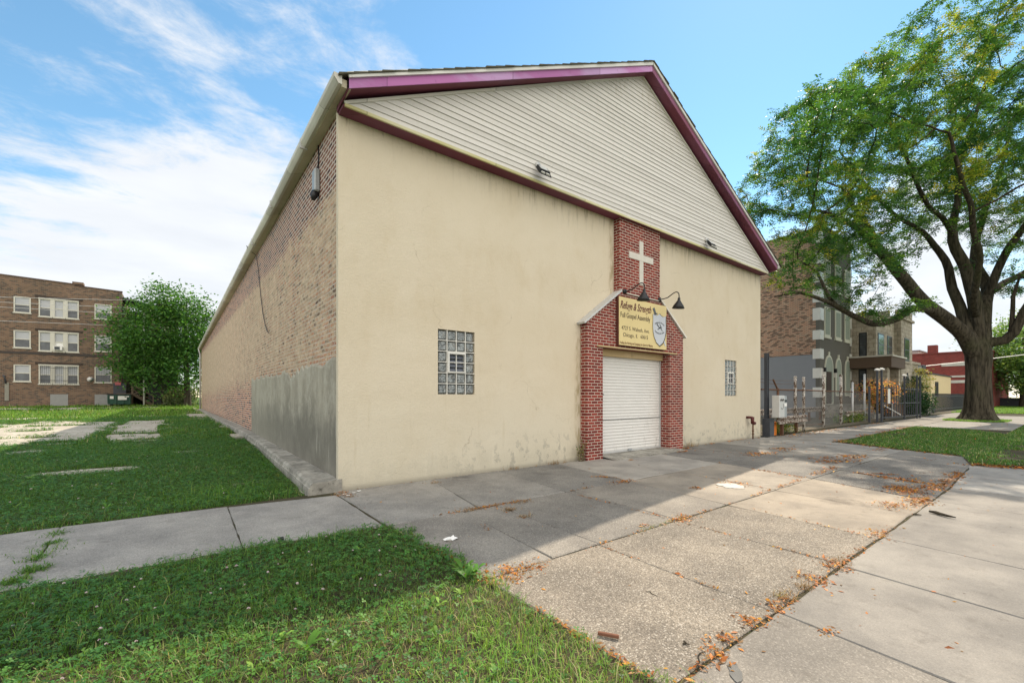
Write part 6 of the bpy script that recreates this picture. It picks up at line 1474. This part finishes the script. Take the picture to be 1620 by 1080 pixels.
# ---- generic trees and bushes: crown made of leaf clumps round many twigs
def tree(name, label, cat, base, crown, nclump, leaves, lsize, cols, trunk_r, seed, clump_r=.9, group=None, limbs=7, dense=.5, droop=0.1, asp=.5):
    rg = np.random.default_rng(seed); random.seed(seed)
    t = thing(name, label, cat, base, 0, group); bx, by, bz = base
    ells = crown; pts = []
    tot = sum(e[3]*e[4]*e[5] for e in ells)
    for (ox, oy, oz, a, bb, c) in ells:
        m = max(3, int(nclump*a*bb*c/tot))
        for k in range(m):
            u = rg.normal(0, 1, 3); u /= np.linalg.norm(u); u *= rg.uniform(dense, 1.0); f = 1+.42*mnoise.noise((u[0]*1.5+seed, u[1]*1.5, u[2]*1.5+ox))
            pts.append((bx+ox+u[0]*a*f, by+oy+u[1]*bb*f, bz+oz+u[2]*c*f))
    pts = np.array(pts); top = max(e[2]+e[5]*.4 for e in ells)
    if trunk_r:
        sk = []; pa = []
        n = 8
        for i in range(n+1):
            q = i/n; sk.append((bx+.3*trunk_r*math.sin(q*4+seed), by+.3*trunk_r*math.cos(q*3+seed), bz+top*q)); pa.append(i-1)
        sel = pts[rg.permutation(len(pts))[:min(len(pts), 260)]]
        N_, P_ = colonize(sk, pa, sel, max(.35, top/26), top*.5, top/22, 60, rg, .02)
        fx = {i: trunk_r*(1-.8*i/n)*(1.25 if i == 0 else 1) for i in range(n+1)}
        bm_, r_, c_ = branch_mesh(N_, P_, .01, max(.01, trunk_r*.05), 2.2, fx)
        bm_.build('trunk', M['bark'], t, True)
    nl = len(pts)*leaves; rep = np.repeat(np.arange(len(pts)), leaves)
    Pq = pts[rep] + rg.normal(0, clump_r*.5, (nl, 3))*np.array([1, 1, .7]); Pq[:, 2] = np.maximum(Pq[:, 2], bz+.04)
    tone = np.clip(1 + .22*np.array([mnoise.noise((p[0]*.5, p[1]*.5, p[2]*.5+seed)) for p in pts])[rep], .6, 1.4)[:, None]
    V, F, C = leaf_quads(Pq, rg.uniform(.7, 1.3, nl)*lsize, pal(nl, cols, rg)*tone, rg, .6, asp, droop)
    tris_np('crown' if trunk_r else 'leaves', V-np.array(base), F, M['leaf'], C, t)
    return t
GRN2 = [(.055,.15,.030), (.075,.19,.036), (.040,.115,.026), (.10,.22,.042)]
zt = .40
tree('leafy_tree', 'dense bright green tree behind the vacant lot in front of the porch', 'tree', (-.9, 46.2, .42), [(-1.7, .6, 7.2, 4.4, 3.6, 4.2), (-3.4, 0, 5.2, 2.8, 2.6, 2.6), (.6, .3, 7.4, 2.6, 2.6, 3.4), (-1.8, 0, 9.9, 2.6, 2.4, 1.9), (-1.0, -.3, 3.9, 3.0, 2.0, 1.5), (-.6, -.4, 2.3, 2.0, 1.4, 1.4), (-3.6, -.3, 2.6, 1.5, 1.2, 1.2)], 520, 46, .27, GRN2, .28, 21, 1.15)
tree('pale_bush', 'pale green bush at the foot of the tree behind the lot', 'bush', (-1.3, 47.6, .5), [(0, 0, 1.0, 1.7, .9, 1.1)], 70, 40, .2, [(.16,.20,.10), (.20,.24,.13), (.10,.15,.06)], 0, 22, .6)
tree('orange_bush', 'autumn orange leaved bush behind the iron gate', 'bush', (33.9, .55, 0), [(0, .3, 1.9, 1.5, .9, .8), (-1.2, .1, 1.3, .9, .7, .8), (1.0, .4, 1.5, .9, .8, .8)], 120, 36, .12, [(.60,.29,.08), (.66,.40,.13), (.48,.23,.08), (.32,.29,.09), (.56,.18,.10)], .05, 23, .45)
tree('dark_bush', 'dark green rounded bush right of the iron gates', 'bush', (45.5, .9, 0), [(0, 0, .9, 2.6, .9, .95)], 110, 40, .16, [(.025,.07,.025), (.04,.10,.03), (.018,.05,.02)], 0, 24, .5)
tree('flowering_vine', 'pale pinkish vine sprawling over the dark bush', 'vine', (47.5, 1.6, 0), [(-1.0, 0, 2.2, 1.9, .6, .5), (2.0, .2, 1.8, 1.4, .6, .5)], 60, 30, .13, [(.34,.24,.18), (.30,.26,.12), (.20,.22,.08)], .04, 25, .45)
tree('yellow_shrub', 'thin yellow green shrub in front of the cream building', 'shrub', (53.0, 1.9, 0), [(0, 0, 3.0, 1.3, .8, 1.2), (-2.4, 0, 2.6, .8, .6, 1.1)], 46, 26, .16, [(.25,.24,.05), (.17,.21,.05), (.28,.19,.05)], .05, 26, .45)
tree('ivy_patch', 'dark climbing shrub against the low stone porch', 'shrub', (50.2, 1.9, 0), [(0, 0, 2.0, .9, .6, 1.5)], 50, 30, .15, [(.03,.075,.03), (.05,.10,.035)], .05, 27, .45)
FT = [(.11,.21,.055), (.15,.26,.07), (.08,.16,.05), (.20,.29,.07)]
for i, (px, d_, h_, w_, lb) in enumerate(((1602, 62, 15, 6.5, 'tall pale green tree beyond the lawn just right of the big trunk'), (1640, 74, 16, 7.5, 'broad pale green tree further back along the street'), (1700, 60, 14, 6.5, 'pale green tree at the far right of the lawn'))):
    q = atD(px, 627, d_); tree('distant_tree', lb, 'tree', (q[0], q[1]-1.0, 0), [(0, 0, h_*.55, w_, w_*.8, h_*.33), (-w_*.4, 0, h_*.33, w_*.7, w_*.6, h_*.18), (w_*.4, .5, h_*.35, w_*.7, w_*.6, h_*.2)], 330, 34, .42, FT, .35, 30+i, 1.6, 'trees beyond the lawn')
# small weeds under the guardrail
tree('verge_weeds', 'low green and yellow weeds under the short guardrail', 'weeds', (17.2, .35, 0), [(0, 0, .18, 1.4, .3, .2)], 70, 22, .07, [(.12,.20,.04), (.30,.25,.05), (.06,.13,.03)], 0, 28, .22)
tree('fence_weeds', 'green weeds growing along the foot of the fence by the grey rowhouse', 'weeds', (28.6, 1.0, 0), [(0, 0, .22, 3.0, .35, .28)], 90, 22, .09, [(.12,.20,.04), (.06,.14,.03), (.22,.24,.05)], 0, 29, .25)
for (x, y, h_, w_, lb) in ((2.6, 58, 9, 4.5, 'green tree glimpsed past the rear corner of the church'), (9, 66, 10, 5, 'taller green tree far behind the church')):
    tree('background_tree', lb, 'tree', (x, y, .6), [(0, 0, h_*.6, w_, w_*.8, h_*.38), (0, 0, h_*.3, w_*.7, w_*.6, h_*.25)], 200, 30, .36, GRN2, .25, int(40+x), 1.3)
